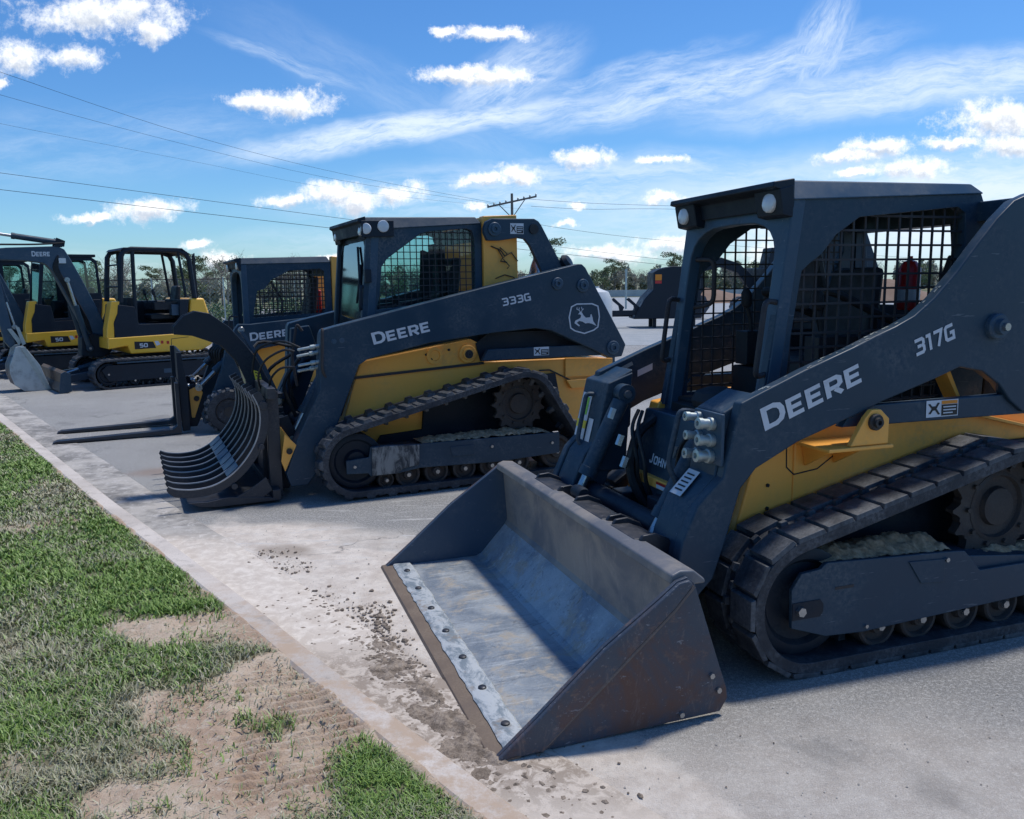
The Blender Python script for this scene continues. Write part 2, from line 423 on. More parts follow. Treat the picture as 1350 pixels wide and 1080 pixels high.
# ------------------------------------------------------------------ sky, clouds, sun
SUN_AZ, SUN_EL = 52.0, 67.0
def build_world():
    w = bpy.data.worlds.new('World'); scene.world = w; w.use_nodes = True
    t = w.node_tree; t.nodes.clear()
    N = t.nodes.new; L = t.links.new
    out = N('ShaderNodeOutputWorld'); bg = N('ShaderNodeBackground'); bg.inputs[1].default_value = .135
    L(bg.outputs[0], out.inputs[0])
    sky = N('ShaderNodeTexSky'); sky.sky_type = 'NISHITA'; sky.sun_disc = False
    sky.sun_elevation = R(SUN_EL); sky.sun_rotation = R(SUN_AZ); sky.air_density = 1.0; sky.dust_density = .4; sky.ozone_density = 2.2
    def math_(op, a, b=0.0, clamp=False):
        n = N('ShaderNodeMath'); n.operation = op; n.use_clamp = clamp
        for s_, v in zip(n.inputs, (a, b)):
            if isinstance(v, (int, float)): s_.default_value = v
            else: L(v, s_)
        return n.outputs[0]
    def mr(x, a, b, lo=0.0, hi=1.0):
        n = N('ShaderNodeMapRange'); n.interpolation_type = 'SMOOTHSTEP'; L(x, n.inputs[0])
        for i, v in enumerate((a, b, lo, hi)): n.inputs[i + 1].default_value = v
        return n.outputs[0]
    def mixc(f, a, b):
        n = N('ShaderNodeMix'); n.data_type = 'RGBA'
        if isinstance(f, float): n.inputs[0].default_value = f
        else: L(f, n.inputs[0])
        for s_, v in ((n.inputs[6], a), (n.inputs[7], b)):
            if isinstance(v, tuple): s_.default_value = (*v, 1)
            else: L(v, s_)
        return n.outputs[2]
    tc = N('ShaderNodeTexCoord'); sp = N('ShaderNodeSeparateXYZ'); L(tc.outputs['Generated'], sp.inputs[0])
    X, Y, Z = sp.outputs
    ys = math_('MAXIMUM', Y, .05)
    cb = N('ShaderNodeCombineXYZ'); L(math_('DIVIDE', X, ys), cb.inputs[0]); L(math_('DIVIDE', Z, ys), cb.inputs[1])
    uv = cb.outputs[0]
    front = mr(Y, .12, .3)
    def noise(vec, scale, detail, rough=.6, dist=0.0, col=False):
        n = N('ShaderNodeTexNoise'); n.inputs['Scale'].default_value = scale; n.inputs['Detail'].default_value = detail
        n.inputs['Roughness'].default_value = rough; n.inputs['Distortion'].default_value = dist
        L(vec, n.inputs['Vector']); return n.outputs[1 if col else 0]
    def vm(op, a, b):
        n = N('ShaderNodeVectorMath'); n.operation = op
        for s_, v in zip(n.inputs, (a, b)):
            if isinstance(v, tuple): s_.default_value = v
            else: L(v, s_)
        return n
    # warped coordinates for ragged cumulus
    wn = noise(uv, 18, 10, .68, 0, True)
    off = vm('MULTIPLY', vm('SUBTRACT', wn, (.5, .5, .5)).outputs[0], (.085, .040, 0)).outputs[0]
    uw = vm('ADD', uv, off).outputs[0]
    CL = [(-0.465, 0.312, 0.096, 0.022), (-0.406, 0.293, 0.037, 0.018), (-0.565, 0.266, 0.041, 0.022), (-0.495, 0.265, 0.041, 0.017), (-0.289, 0.215, 0.041, 0.012), (-0.25, 0.212, 0.053, 0.018), (-0.255, 0.103, 0.037, 0.009), (-0.206, 0.109, 0.046, 0.016), (-0.18, 0.1, 0.055, 0.017), (-0.128, 0.108, 0.029, 0.016), (-0.422, 0.092, 0.05, 0.016), (-0.494, 0.084, 0.039, 0.007), (-0.06, 0.242, 0.046, 0.011), (-0.017, 0.235, 0.05, 0.013), (-0.016, 0.284, 0.05, 0.009), (-0.027, 0.121, 0.041, 0.008), (0.013, 0.126, 0.029, 0.013), (0.088, 0.147, 0.037, 0.013), (-0.041, 0.092, 0.018, 0.007), (0.399, 0.144, 0.041, 0.009), (0.434, 0.154, 0.041, 0.013), (0.471, 0.13, 0.055, 0.013), (0.409, 0.124, 0.028, 0.007), (0.574, 0.18, 0.069, 0.026), (0.589, 0.154, 0.055, 0.017), (0.513, 0.159, 0.037, 0.009), (0.178, 0.097, 0.031, 0.008), (0.205, 0.092, 0.018, 0.008), (0.079, 0.091, 0.018, 0.006), (0.06, 0.069, 0.018, 0.006), (-0.345, 0.033, 0.032, 0.011), (-0.371, 0.049, 0.023, 0.006), (-0.072, 0.29, 0.026, 0.006), (0.177, 0.14, 0.032, 0.006), (-0.585, 0.239, 0.013, 0.006), (0.12, 0.035, 0.06, 0.012), (0.2, 0.045, 0.05, 0.01), (0.36, 0.03, 0.08, 0.02), (-0.2, 0.03, 0.05, 0.008), (.75, .11, .09, .02), (-.8, .2, .1, .03)]
    def density(shift):
        u2 = vm('ADD', uw, shift).outputs[0]; cum = None
        for cx, cy, rx, ry in CL:
            d = vm('MULTIPLY', vm('SUBTRACT', u2, (cx, cy, 0)).outputs[0], (1 / (rx * 1.08), 1 / (ry * 1.08), 0)).outputs[0]
            ln = N('ShaderNodeVectorMath'); ln.operation = 'LENGTH'; L(d, ln.inputs[0])
            e = math_('SUBTRACT', 1.0, ln.outputs['Value'])
            cum = e if cum is None else math_('MAXIMUM', cum, e)
        n_ = noise(vm('ADD', uv, shift).outputs[0], 48, 10, .72)
        return math_('ADD', cum, math_('MULTIPLY', math_('SUBTRACT', n_, .5), 1.9))
    cumd = density((0, 0, 0))
    cumu = density((.004, .0075, 0))
    cmask = mr(cumd, -.10, .75)
    # cirrus: streaks along rotated axes
    def streak(cx, cy, ang, hl, hw, sc, st, amt, seed, lo=.42, hi=.75):
        mp = N('ShaderNodeMapping'); mp.vector_type = 'TEXTURE'
        mp.inputs['Location'].default_value = (cx, cy, 0); mp.inputs['Rotation'].default_value = (0, 0, ang)
        wob = vm('MULTIPLY', vm('SUBTRACT', noise(uv, 7, 4, .6, 0, True), (.5, .5, .5)).outputs[0], (.045, .045, 0)).outputs[0]
        L(vm('ADD', uv, wob).outputs[0], mp.inputs[0])
        p = mp.outputs[0]
        d = vm('MULTIPLY', p, (1 / hl, 1 / hw, 0)).outputs[0]
        ln = N('ShaderNodeVectorMath'); ln.operation = 'LENGTH'; L(d, ln.inputs[0])
        band = mr(ln.outputs['Value'], 1.0, .25)
        s2 = vm('MULTIPLY', p, (sc, sc * st * 1.3, 0)).outputs[0]
        s3 = vm('ADD', s2, (seed, seed * 1.7, 0)).outputs[0]
        ns = noise(s3, 1.6, 12, .74, .15)
        return math_('MULTIPLY', math_('MULTIPLY', band, mr(ns, lo, hi)), amt)
    ci = None
    for a in [(-.10, .182, .14, .33, .024, 9, 4, .95, 1.0, .2, .62), (.22, .225, .20, .30, .040, 8, 4, .85, 3.0, .25, .7),
              (.52, .225, .12, .42, .045, 7, 4, .85, 5.0, .15, .7), (.36, .265, 1.2, .085, .040, 12, 4, .7, 7.0, .25, .7),
              (.33, .205, .05, .30, .03, 7, 3, .6, 9.0, .2, .8), (.0, .23, .5, .12, .05, 8, 3, .75, 11.0, .25, .7),
              (-.25, .255, -.42, .13, .012, 10, 5, .5, 13.0, .2, .8), (-.12, .21, -.5, .3, .05, 5, 3, .22, 15.0, .2, .8),
              (.12, .11, .03, .5, .05, 5, 5, .75, 17.0, .25, .7), (.5, .08, .0, .6, .09, 4, 5, .95, 19.0, .15, .6),
              (.1, .05, .0, .6, .04, 4, 5, .6, 21.0, .25, .75), (-.5, .17, .05, .4, .06, 4, 4, .28, 23.0, .35, .8),
              (-.55, .03, 0, .4, .03, 5, 5, .3, 27.0, .3, .8), (.13, .24, .25, .2, .02, 9, 4, .5, 29.0, .3, .75)]:
        s_ = streak(*a); ci = s_ if ci is None else math_('MAXIMUM', ci, s_)
    ci = math_('MULTIPLY', ci, front); cmask = math_('MULTIPLY', cmask, front)
    # colour of the clear sky
    hs = N('ShaderNodeHueSaturation'); hs.inputs['Saturation'].default_value = 1.18; hs.inputs['Value'].default_value = 1.0
    L(sky.outputs[0], hs.inputs['Color'])
    base = mixc(1.0, hs.outputs[0], hs.outputs[0])
    tint = N('ShaderNodeMix'); tint.data_type = 'RGBA'; tint.blend_type = 'MULTIPLY'; tint.inputs[0].default_value = 1
    L(base, tint.inputs[6]); tint.inputs[7].default_value = (.375, .555, .73, 1)
    skyc = tint.outputs[2]
    c1 = mixc(ci, skyc, (4.4, 5.1, 6.0))
    # cumulus: bright sunward rims, soft grey undersides
    under = mr(math_('SUBTRACT', cumu, math_('MULTIPLY', cumd, .35)), .0, .85)
    g = math_('MULTIPLY', under, .9)
    cc = mixc(g, (6.3, 6.4, 6.5), (3.1, 3.5, 4.2))
    c2 = mixc(cmask, c1, cc)
    L(c2, bg.inputs[0])
    w.cycles.sampling_method = 'MANUAL'; w.cycles.sample_map_resolution = 512
build_world()
sd = bpy.data.lights.new('sun', 'SUN'); sd.energy = 2.3; sd.angle = R(5); sd.color = (1, .955, .89)
so = bpy.data.objects.new('sun', sd); COL.objects.link(so)
sdir = Vector((math.sin(R(SUN_AZ)) * math.cos(R(SUN_EL)), math.cos(R(SUN_AZ)) * math.cos(R(SUN_EL)), math.sin(R(SUN_EL))))
so.rotation_euler = sdir.to_track_quat('Z', 'Y').to_euler(); so.location = (10, 10, 20)
class HoseSet:
    def __init__(s): s.l = []
    def tube(s, pts, r, n=8): s.l.append((pts, r)); return s
    def build_all(s, parent):
        for pts, r in s.l:
            q = [Vector(p) for p in pts]; out = []
            for i in range(len(q) - 1):
                p0, p1, p2, p3 = q[max(i - 1, 0)], q[i], q[i + 1], q[min(i + 2, len(q) - 1)]
                for k in range(5):
                    t = k / 5; out.append(.5 * (2 * p1 + (p2 - p0) * t + (2 * p0 - 5 * p1 + 4 * p2 - p3) * t * t + (-p0 + 3 * p1 - 3 * p2 + p3) * t ** 3))
            out.append(q[-1])
            MB().tube(out, r, 8).build('hose', M['hose'], parent)
# ------------------------------------------------------------------ tracked undercarriage
def hull_loop(circles, N):
    pts = []
    for cx, cz, r in circles:
        for i in range(96):
            a = 2 * math.pi * i / 96
            pts.append((cx + r * math.cos(a), cz + r * math.sin(a)))
    pts = sorted(set((round(x, 5), round(z, 5)) for x, z in pts))
    def half(ps):
        h = []
        for p in ps:
            while len(h) >= 2 and (h[-1][0] - h[-2][0]) * (p[1] - h[-2][1]) - (h[-1][1] - h[-2][1]) * (p[0] - h[-2][0]) <= 0: h.pop()
            h.append(p)
        return h
    h = half(pts)[:-1] + half(pts[::-1])[:-1]      # counter-clockwise
    P = [Vector(p) for p in h]; L = [0]
    for i in range(len(P)): L.append(L[-1] + (P[(i + 1) % len(P)] - P[i]).length)
    tot = L[-1]; out = []; j = 0
    for k in range(N):
        s = tot * k / N
        while L[j + 1] < s: j += 1
        f = (s - L[j]) / max(L[j + 1] - L[j], 1e-9)
        out.append(P[j].lerp(P[(j + 1) % len(P)], f))
    return out, tot

def make_track(parent, circles, y0, y1, th=.035, pitch=.088, lug=.024, style='block', name='track'):
    _, tot = hull_loop(circles, 8)
    S = 6 if pitch > .12 else 4; n = round(tot / pitch); N = n * S
    # 'circles' is the outside of the belt below the lugs
    P, tot = hull_loop([(x, z, r - lug) for x, z, r in circles], N)
    nr = []
    for i in range(N):
        t = (P[(i + 1) % N] - P[i - 1]).normalized(); nr.append(Vector((t.y, -t.x)))
    mb = MB(); vs = []
    ys = (y0 + .012, y0, y0, y0 + .012)
    for i in range(N):
        o = P[i]; a = P[i] - nr[i] * th
        vs += [(o.x, y0, o.y), (o.x, y1, o.y), (a.x, y1, a.y), (a.x, y0, a.y)]
    fs = []
    for i in range(N):
        j = (i + 1) % N
        for k in range(4):
            fs.append((i * 4 + k, i * 4 + (k + 1) % 4, j * 4 + (k + 1) % 4, j * 4 + k))
    mb.add(vs, fs)
    def block(s, ya, yb, ln, h, ta=.7, sk=0.0):
        # s in belt samples (float), block of length ln along the belt
        i = int(round(s)) % N; c = P[i]; nn = nr[i]; t = Vector((-nn.y, nn.x))
        q = []
        for hh, k in ((-.004, 1.0), (h, ta)):
            for (yy, e) in ((ya, -1), (ya, 1), (yb, 1), (yb, -1)):
                sh = sk if yy == yb else 0
                yv = yy + (.008 if yy == ya else -.008) * (1 - k) * 2
                p = c + t * (e * ln / 2 * k + sh) + nn * hh
                q.append((p.x, yv, p.y))
        mb.hexa(q)
    W = y1 - y0
    for i in range(n):
        s = i * S
        if style == 'plate':      # wide, almost touching pads with a row of small centre bars
            block(s, y0 - .001, y0 + W * .44, pitch * .93, lug, .9)
            block(s + S / 2, y0 + W * .60, y1 + .001, pitch * .93, lug, .9)
            block(s + S / 2, y0 + W * .43, y0 + W * .52, pitch * .30, lug * 1.05, .75)
            block(s, y0 + W * .52, y0 + W * .61, pitch * .30, lug * 1.05, .75)
        elif style == 'bar':      # heavy separate bars
            block(s, y0 - .001, y0 + W * .46, pitch * .46, lug, .6, sk=.02)
            block(s + S / 2, y0 + W * .54, y1 + .001, pitch * .46, lug, .6, sk=-.02)
            block(s + S / 2, y0 + W * .02, y0 + W * .40, pitch * .30, lug * .35, .8)
        else:
            block(s, y0 + .004, y1 - .004, pitch * .6, lug, .8)
        c = P[s % N]; nn = nr[s % N]; t = Vector((-nn.y, nn.x)); q = []
        for hh, k in ((th - .002, 1.0), (th + .05, .6)):
            for (yy, e) in ((y0 + W * .40, -1), (y0 + W * .40, 1), (y0 + W * .6, 1), (y0 + W * .6, -1)):
                p = c + t * (e * .02 * k) - nn * hh; q.append((p.x, yy, p.y))
        mb.hexa(q)
    return mb.build(name, M['rubber'], parent, bev=.003, ang=40, seg=1)

def make_sprocket(parent, c, r, y0, y1, teeth=15):
    poly = []
    for i in range(teeth):
        a = 2 * math.pi * i / teeth; p = 2 * math.pi / teeth
        for f, k in ((0, .86), (.14, .84), (.30, .90), (.44, 1.0), (.56, 1.0), (.70, .90), (.86, .84)):
            poly.append((c[0] + r * k * math.cos(a + f * p), c[1] + r * k * math.sin(a + f * p)))
    hole = [(c[0] + r * .55 * math.cos(2 * math.pi * i / 24), c[1] + r * .55 * math.sin(2 * math.pi * i / 24)) for i in range(24)]
    ym = (y0 + y1) / 2
    mb = MB().prism(poly, ym - .02, ym + .02, XZ, [hole])
    mb.lathe((c[0], ym, c[1]), (0, -1, 0), [(r * .60, -.06), (r * .62, .022), (r * .56, .026), (r * .53, .008), (r * .36, .008), (r * .33, .030), (r * .16, .036), (.0001, .036)], 28)
    for i in range(10):
        a = 2 * math.pi * i / 10
        mb.bolt((c[0] + r * .68 * math.cos(a), ym - .02, c[1] + r * .68 * math.sin(a)), (0, -1, 0), .012, .014)
    return mb.build('drive_sprocket', M['sprocket'], parent, ang=30)

def make_wheel(parent, c, r, y0, y1, name='idler_wheel', mat='sprocket', bolt=True):
    mb = MB(); w = y1 - y0
    mb.lathe((c[0], y1, c[1]), (0, -1, 0), [(r * .9, 0), (r, .01), (r, w * .35), (r * .86, w * .38), (r * .86, w * .62), (r, w * .65), (r, w - .006), (r * .93, w), (r * .80, w), (r * .72, w - .02), (r * .42, w - .02), (r * .34, w + .008), (.0001, w + .008)], 32)
    o = mb.build(name, M[mat], parent, ang=30)
    if bolt: MB().bolt((c[0], y0 - .008, c[1]), (0, -1, 0), min(.018, r * .24), .016).build('axle_bolt', M['steel'], o)
    return o

def undercarriage(root, S, far=False):
    W = S['W']; y0, tw = S['ty'], S['tw']
    def yy(a): return (W - a) if far else a
    def rng2(a, b): return (min(yy(a), yy(b)), max(yy(a), yy(b)))
    ya, yb = rng2(y0, y0 + tw)
    make_track(root, S['circles'], ya, yb, th=.045, pitch=S.get('pitch', .088), lug=S.get('lug', .018), style=S.get('style', 'plate'), name='track')
    if far:
        mb = MB().prism(S['frame'], *rng2(y0 + .03, y0 + tw - .04)); mb.build('track_frame', M['blue'], root, bev=.004)
        make_sprocket(root, S['sprocket'][:2], S['sprocket'][2], *rng2(y0 + .06, y0 + tw - .06)); return
    fr = MB().prism(S['frame'], y0 + .025, y0 + .045)
    zt = max(p[1] for p in S['frame']); zb = min(p[1] for p in S['frame'])
    fr.prism(S['frame_in'], y0 + .046, y0 + tw - .05)
    f = fr.build('track_frame', M[S.get('framemat', 'blue')], root, bev=.004)
    S['frame_extra'](f, y0)
    make_sprocket(root, S['sprocket'][:2], S['sprocket'][2], y0 + .05, y0 + tw - .06)
    cx, cz, r = S['idler']
    make_wheel(root, (cx, cz), r, y0 + .075, y0 + tw - .075, 'idler_wheel', 'black')
    for (x, z, rr) in S['rollers']:
        make_wheel(root, (x, z), rr, y0 + .05, y0 + tw - .06, 'track_roller')
    # dirt lying on the frame
    pl = S['dirt_top']
    n1, n2 = 170, 22
    T, U = np.meshgrid(np.linspace(0, 1, n1), np.linspace(0, 1, n2), indexing='ij')
    Xp = pl[0][0] + (pl[-1][0] - pl[0][0]) * T; Yp = y0 + .05 + (tw - .09) * U
    Zb = np.interp(Xp, [p[0] for p in pl], [p[1] for p in pl])
    E_ = np.sin(np.pi / 2 * np.clip(np.minimum(T, 1 - T) * 9, 0, 1))
    hgt = (-.004 + .050 * np.sin(np.pi * np.clip(U * .9 + .1, 0, 1)) * (.1 + 1.5 * fbm(Xp, Yp, 6, 3, 4))) + (fbm(Xp, Yp, 45, 4, 2) - .5) * .030
    Zp = Zb - .008 + E_ * np.clip(hgt, .0, .2)
    idx = np.arange(n1 * n2).reshape(n1, n2)
    Fq = np.stack([idx[:-1, :-1], idx[1:, :-1], idx[1:, 1:], idx[:-1, 1:]], -1).reshape(-1, 4)
    npmesh('caked_dirt', np.stack([Xp, Yp, Zp], -1).reshape(-1, 3), Fq, M['mudpile'], None, root, True)
    return
    MB().add(me_v, me_f).build('caked_dirt', M['mudpile'], root)

# ------------------------------------------------------------------ guard grid clipped to a polygon
def poly_spans(poly, c, axis):
    xs = []
    n = len(poly)
    for i in range(n):
        p, q = poly[i], poly[(i + 1) % n]
        a, b = p[axis], q[axis]
        if (a <= c < b) or (b <= c < a):
            xs.append(p[1 - axis] + (c - a) / (b - a) * (q[1 - axis] - p[1 - axis]))
    xs.sort()
    return list(zip(xs[::2], xs[1::2]))

def guard(parent, poly, d, th, sp, w, m=XZ, tilt=0.0, mat='grille', off=.0):
    mb = MB()
    a0, a1 = min(p[0] for p in poly), max(p[0] for p in poly)
    b0, b1 = min(p[1] for p in poly), max(p[1] for p in poly)
    def bar(p, q, dd):
        p = Vector(p); q = Vector(q); t = (q - p).normalized(); n = Vector((-t.y, t.x)) * w / 2
        mb.prism([tuple(p + n), tuple(q + n), tuple(q - n), tuple(p - n)], dd, dd + th, m)
    b = b0 + sp * .5
    while b < b1:
        for s, e in poly_spans(poly, b, 1): bar((s - off, b), (e + off, b), d)
        b += sp
    a = a0 + sp * .6
    while a < a1:
        for s, e in poly_spans(poly, a, 0): bar((a, s - off), (a, e + off), d + th * .6)
        a += sp
    return mb.build('window_guard', M[mat], parent)

def cylinder_ram(root, p0, p1, r, frac=.6, name='hydraulic_cylinder', mat='blue'):
    """barrel from p0, polished rod to p1"""
    p0 = Vector(p0); p1 = Vector(p1); d = (p1 - p0); ln = d.length; d.normalize()
    q = p0 + d * ln * frac
    mb = MB().cyl(p0 + d * r, q, r, n=22).cyl(q - d * .035, q + d * .012, r * 1.10, n=22)
    s = Vector((0, 1, 0))
    mb.cyl(p0 - s * r * .8, p0 + s * r * .8, r * 1.15, n=20)
    o = mb.build(name, M[mat], root, bev=.002)
    rd = MB().cyl(q, p1 - d * r, r * .52, n=18).cyl(p1 - s * r * .7, p1 + s * r * .7, r * .95, n=20)
    rd.build('piston_rod', M['steel'], o)
    MB().cyl(p0 - s * r * 1.2, p0 + s * r * 1.2, r * .45, n=16).cyl(p1 - s * r * 1.2, p1 + s * r * 1.2, r * .45, n=16).build('pin', M['steel'], o)
    return o

def pin_boss(mb, x, z, y, r, s=-1, h=.03):
    mb.lathe((x, y, z), (0, s, 0), [(r, 0), (r, h * .4), (r * .9, h * .55), (r * .62, h * .55), (r * .58, h), (r * .30, h), (r * .26, h * .6), (.0001, h * .6)], 24)

def handle(root, pts, r=.011, name='grab_handle', mat='grille'):
    P = []
    pts = [Vector(p) for p in pts]
    P.append(pts[0])
    for i in range(1, len(pts) - 1):
        a, b, c = pts[i - 1], pts[i], pts[i + 1]
        ra = min(.045, (a - b).length * .45, (c - b).length * .45)
        s = b + (a - b).normalized() * ra; e = b + (c - b).normalized() * ra
        for k in range(5):
            t = k / 4; P.append((s * (1 - t) ** 2 + b * 2 * t * (1 - t) + e * t * t))
    P.append(pts[-1])
    return MB().tube(P, r, 10).build(name, M[mat], root)

def seat(root, x, yc, z, sc=1.0):
    mb = MB()
    mb.box(x - .22 * sc, x + .24 * sc, yc - .23 * sc, yc + .23 * sc, z, z + .10)
    o = mb.build('seat', M['seat'], root, bev=.03, seg=3)
    bk = MB().hexa([(x + .20 * sc, yc - .22 * sc, z + .08), (x + .31 * sc, yc - .22 * sc, z + .08), (x + .31 * sc, yc + .22 * sc, z + .08), (x + .20 * sc, yc + .22 * sc, z + .08),
                    (x + .30 * sc, yc - .19 * sc, z + .62 * sc), (x + .38 * sc, yc - .19 * sc, z + .62 * sc), (x + .38 * sc, yc + .19 * sc, z + .62 * sc), (x + .30 * sc, yc + .19 * sc, z + .62 * sc)])
    bk.build('backrest', M['seat'], o, bev=.03, seg=3)
    return o

# ------------------------------------------------------------------ cab shared by the loaders
def make_cab(root, S):
    y0, y1 = S['cy']; th = .045
    side, hole = S['side'], S['hole']
    cab = MB().prism(side, y0, y0 + th, XZ, [hole]).prism(side, y1 - th, y1, XZ, [hole])
    # front hoop with an arched opening
    z0, z1 = S['hoop_z']; fx = S['front_x']
    pw = S.get('post', .085); zs = z1 - .16
    inner = [(y0 + pw, z0 + .001)] + [(y0 + pw, zs - .14)]
    ymid = (y0 + y1) / 2; hw = (y1 - y0) / 2 - pw
    for i in range(13):
        a = math.pi * (1 - i / 12); inner.append((ymid + hw * math.copysign(abs(math.cos(a)) ** .55, math.cos(a)), zs - .14 + .22 * math.sin(a) ** .7))
    inner += [(y1 - pw, zs - .14), (y1 - pw, z0 + .001)]
    # remove duplicate neighbours
    ring = [inner[0]]
    for p in inner[1:]:
        if abs(p[0] - ring[-1][0]) + abs(p[1] - ring[-1][1]) > 1e-4: ring.append(p)
    hoop = [(y0 - .003, z0 - .0), (ring[0][0], z0)] + ring[1:-1] + [(ring[-1][0], z0), (y1 + .003, z0), (y1 + .003, z1), (y0 - .003, z1)]
    def HM(a, b, d): return (fx(b) + d, a, b)
    front = MB().prism(hoop, -.014, .05, HM)
    rear = S['rear_x']
    zr0, zr1 = S['rear_z']
    back = [(y0 + th + .001, zr0), (y1 - th - .001, zr0), (y1 - th - .001, zr1), (y0 + th + .001, zr1)]
    bh = S.get('rear_hole', [(y0 + .12, zr0 + (zr1 - zr0) * .48), (y1 - .12, zr0 + (zr1 - zr0) * .48), (y1 - .14, zr1 - .08), (y0 + .14, zr1 - .08)])
    cab.prism(back, rear - .04, rear, YZ, [bh])
    c = cab.build('cab_shell', M['blue'], root, bev=.006)
    front.build('front_hoop', M[S.get('hoopmat', 'bluelt')], c, bev=.008)  # lighter paint than the shell, light on the front face put into colour
    # roof with chamfered sides
    a, b = S['roof_x']; zf, zr = S['roof_z']; zt = S['roof_t']
    ro = MB().hexa([(a, y0 - .012, zf), (b, y0 - .012, zr), (b, y1 + .012, zr), (a, y1 + .012, zf),
                    (a + .01, y0 + .03, zf + zt), (b - .04, y0 + .03, zr + zt * S.get('rt2', 1)), (b - .04, y1 - .03, zr + zt * S.get('rt2', 1)), (a + .01, y1 - .03, zf + zt)])
    ro.build('roof', M['bluelt' if S.get('roof_lit') else 'blue'], c, bev=.008)  # lighter roof paint holds the overhead light in its colour
    # front visor
    va = a - S['visor']
    vz = zf + zt
    vi = MB().prism([(va, vz - .035), (va + .005, vz - .012), (a + .008, vz + .004), (a + .008, zf - .03), (a - .02, zf - .035), (a - .03, vz - .05)], y0 - .005, y1 + .005)
    for ya, yb in ((y0 - .008, y0 + .17), (y1 - .17, y1 + .008)):
        vi.prism([(va + .03, vz - .04), (a + .002, vz - .02), (a + .002, zf - .07), (va + .05, zf - .06)], ya, yb)
    v = vi.build('visor', M['black'], c, bev=.006)
    lx = va + .038
    for yl in (y0 + .07, y1 - .07):
        MB().lathe((lx, yl, (vz + zf) / 2 - .045), (-1, 0, .12), [(.042, -.03), (.044, 0), (.040, .007), (.028, .011), (.0001, .013)], 24).build('work_light', M['lens'], v)
    if S.get('side_box'):
        xa, xb = S['side_box']
        MB().prism([(xa, zf - .055), (xb, zf - .045), (xb, zf + .075), (xa, zf + .07)], y0 - .024, y0 - .013).build('lamp_housing', M['black'], v, bev=.004)
        MB().lathe((xa + .035, y0 - .022, zf + .01), (-.5, -.85, 0), [(.04, -.012), (.042, 0.004), (.038, .012), (.0001, .017)], 20).build('work_light', M['lens'], v)
    for xl in S.get('side_lights', ()):
        MB().lathe((xl, y0 - .022, (vz + zf) / 2 - .02), (0, -1, 0), [(.044, -.01), (.046, 0.004), (.042, .012), (.0001, .017)], 24).build('work_light', M['lens'], v)
    return c

DEER = [(-.42, .26), (-.30, .42), (-.18, .40), (-.05, .18), (.1, .03), (.38, .05), (.40, .22), (.47, .26), (.55, .0), (.58, -.2), (.82, -.54), (.5, -.38), (.28, -.32), (.05, -.34), (-.12, -.22), (-.35, -.16), (-.5, -.28), (-.3, -.47), (-.36, -.52), (-.66, -.3), (-.6, -.14), (-.35, -.02), (-.25, .05), (-.22, .2), (-.3, .27)]
def deer_emblem(parent, c, hw, hh, d, m=XZ, tilt=0.0):
    def mm(a, b, dd):
        return m(c[0] + a * hw, c[1] + b * hh + a * hw * tilt, dd)
    f = MB().ribbon([(-.85, .76), (-.5, .93), (.5, .93), (.9, .76), (1, .09), (.9, -.6), (.62, -.8), (0, -.99), (-.62, -.8), (-.9, -.6), (-1, .09)], .085, d, mm, True)
    o = f.build('emblem', M['white'], parent)
    k = MB().poly(DEER, d, mm)
    for l in ([(-.26, .40), (-.36, .55), (-.34, .7)], [(-.33, .52), (-.5, .60), (-.48, .72)], [(-.22, .40), (-.14, .55), (-.2, .74)], [(-.16, .53), (-.05, .62)]):
        k.ribbon(l, .045, d - .0006, mm)
    k.build('leaping_deer', M['white'], o)

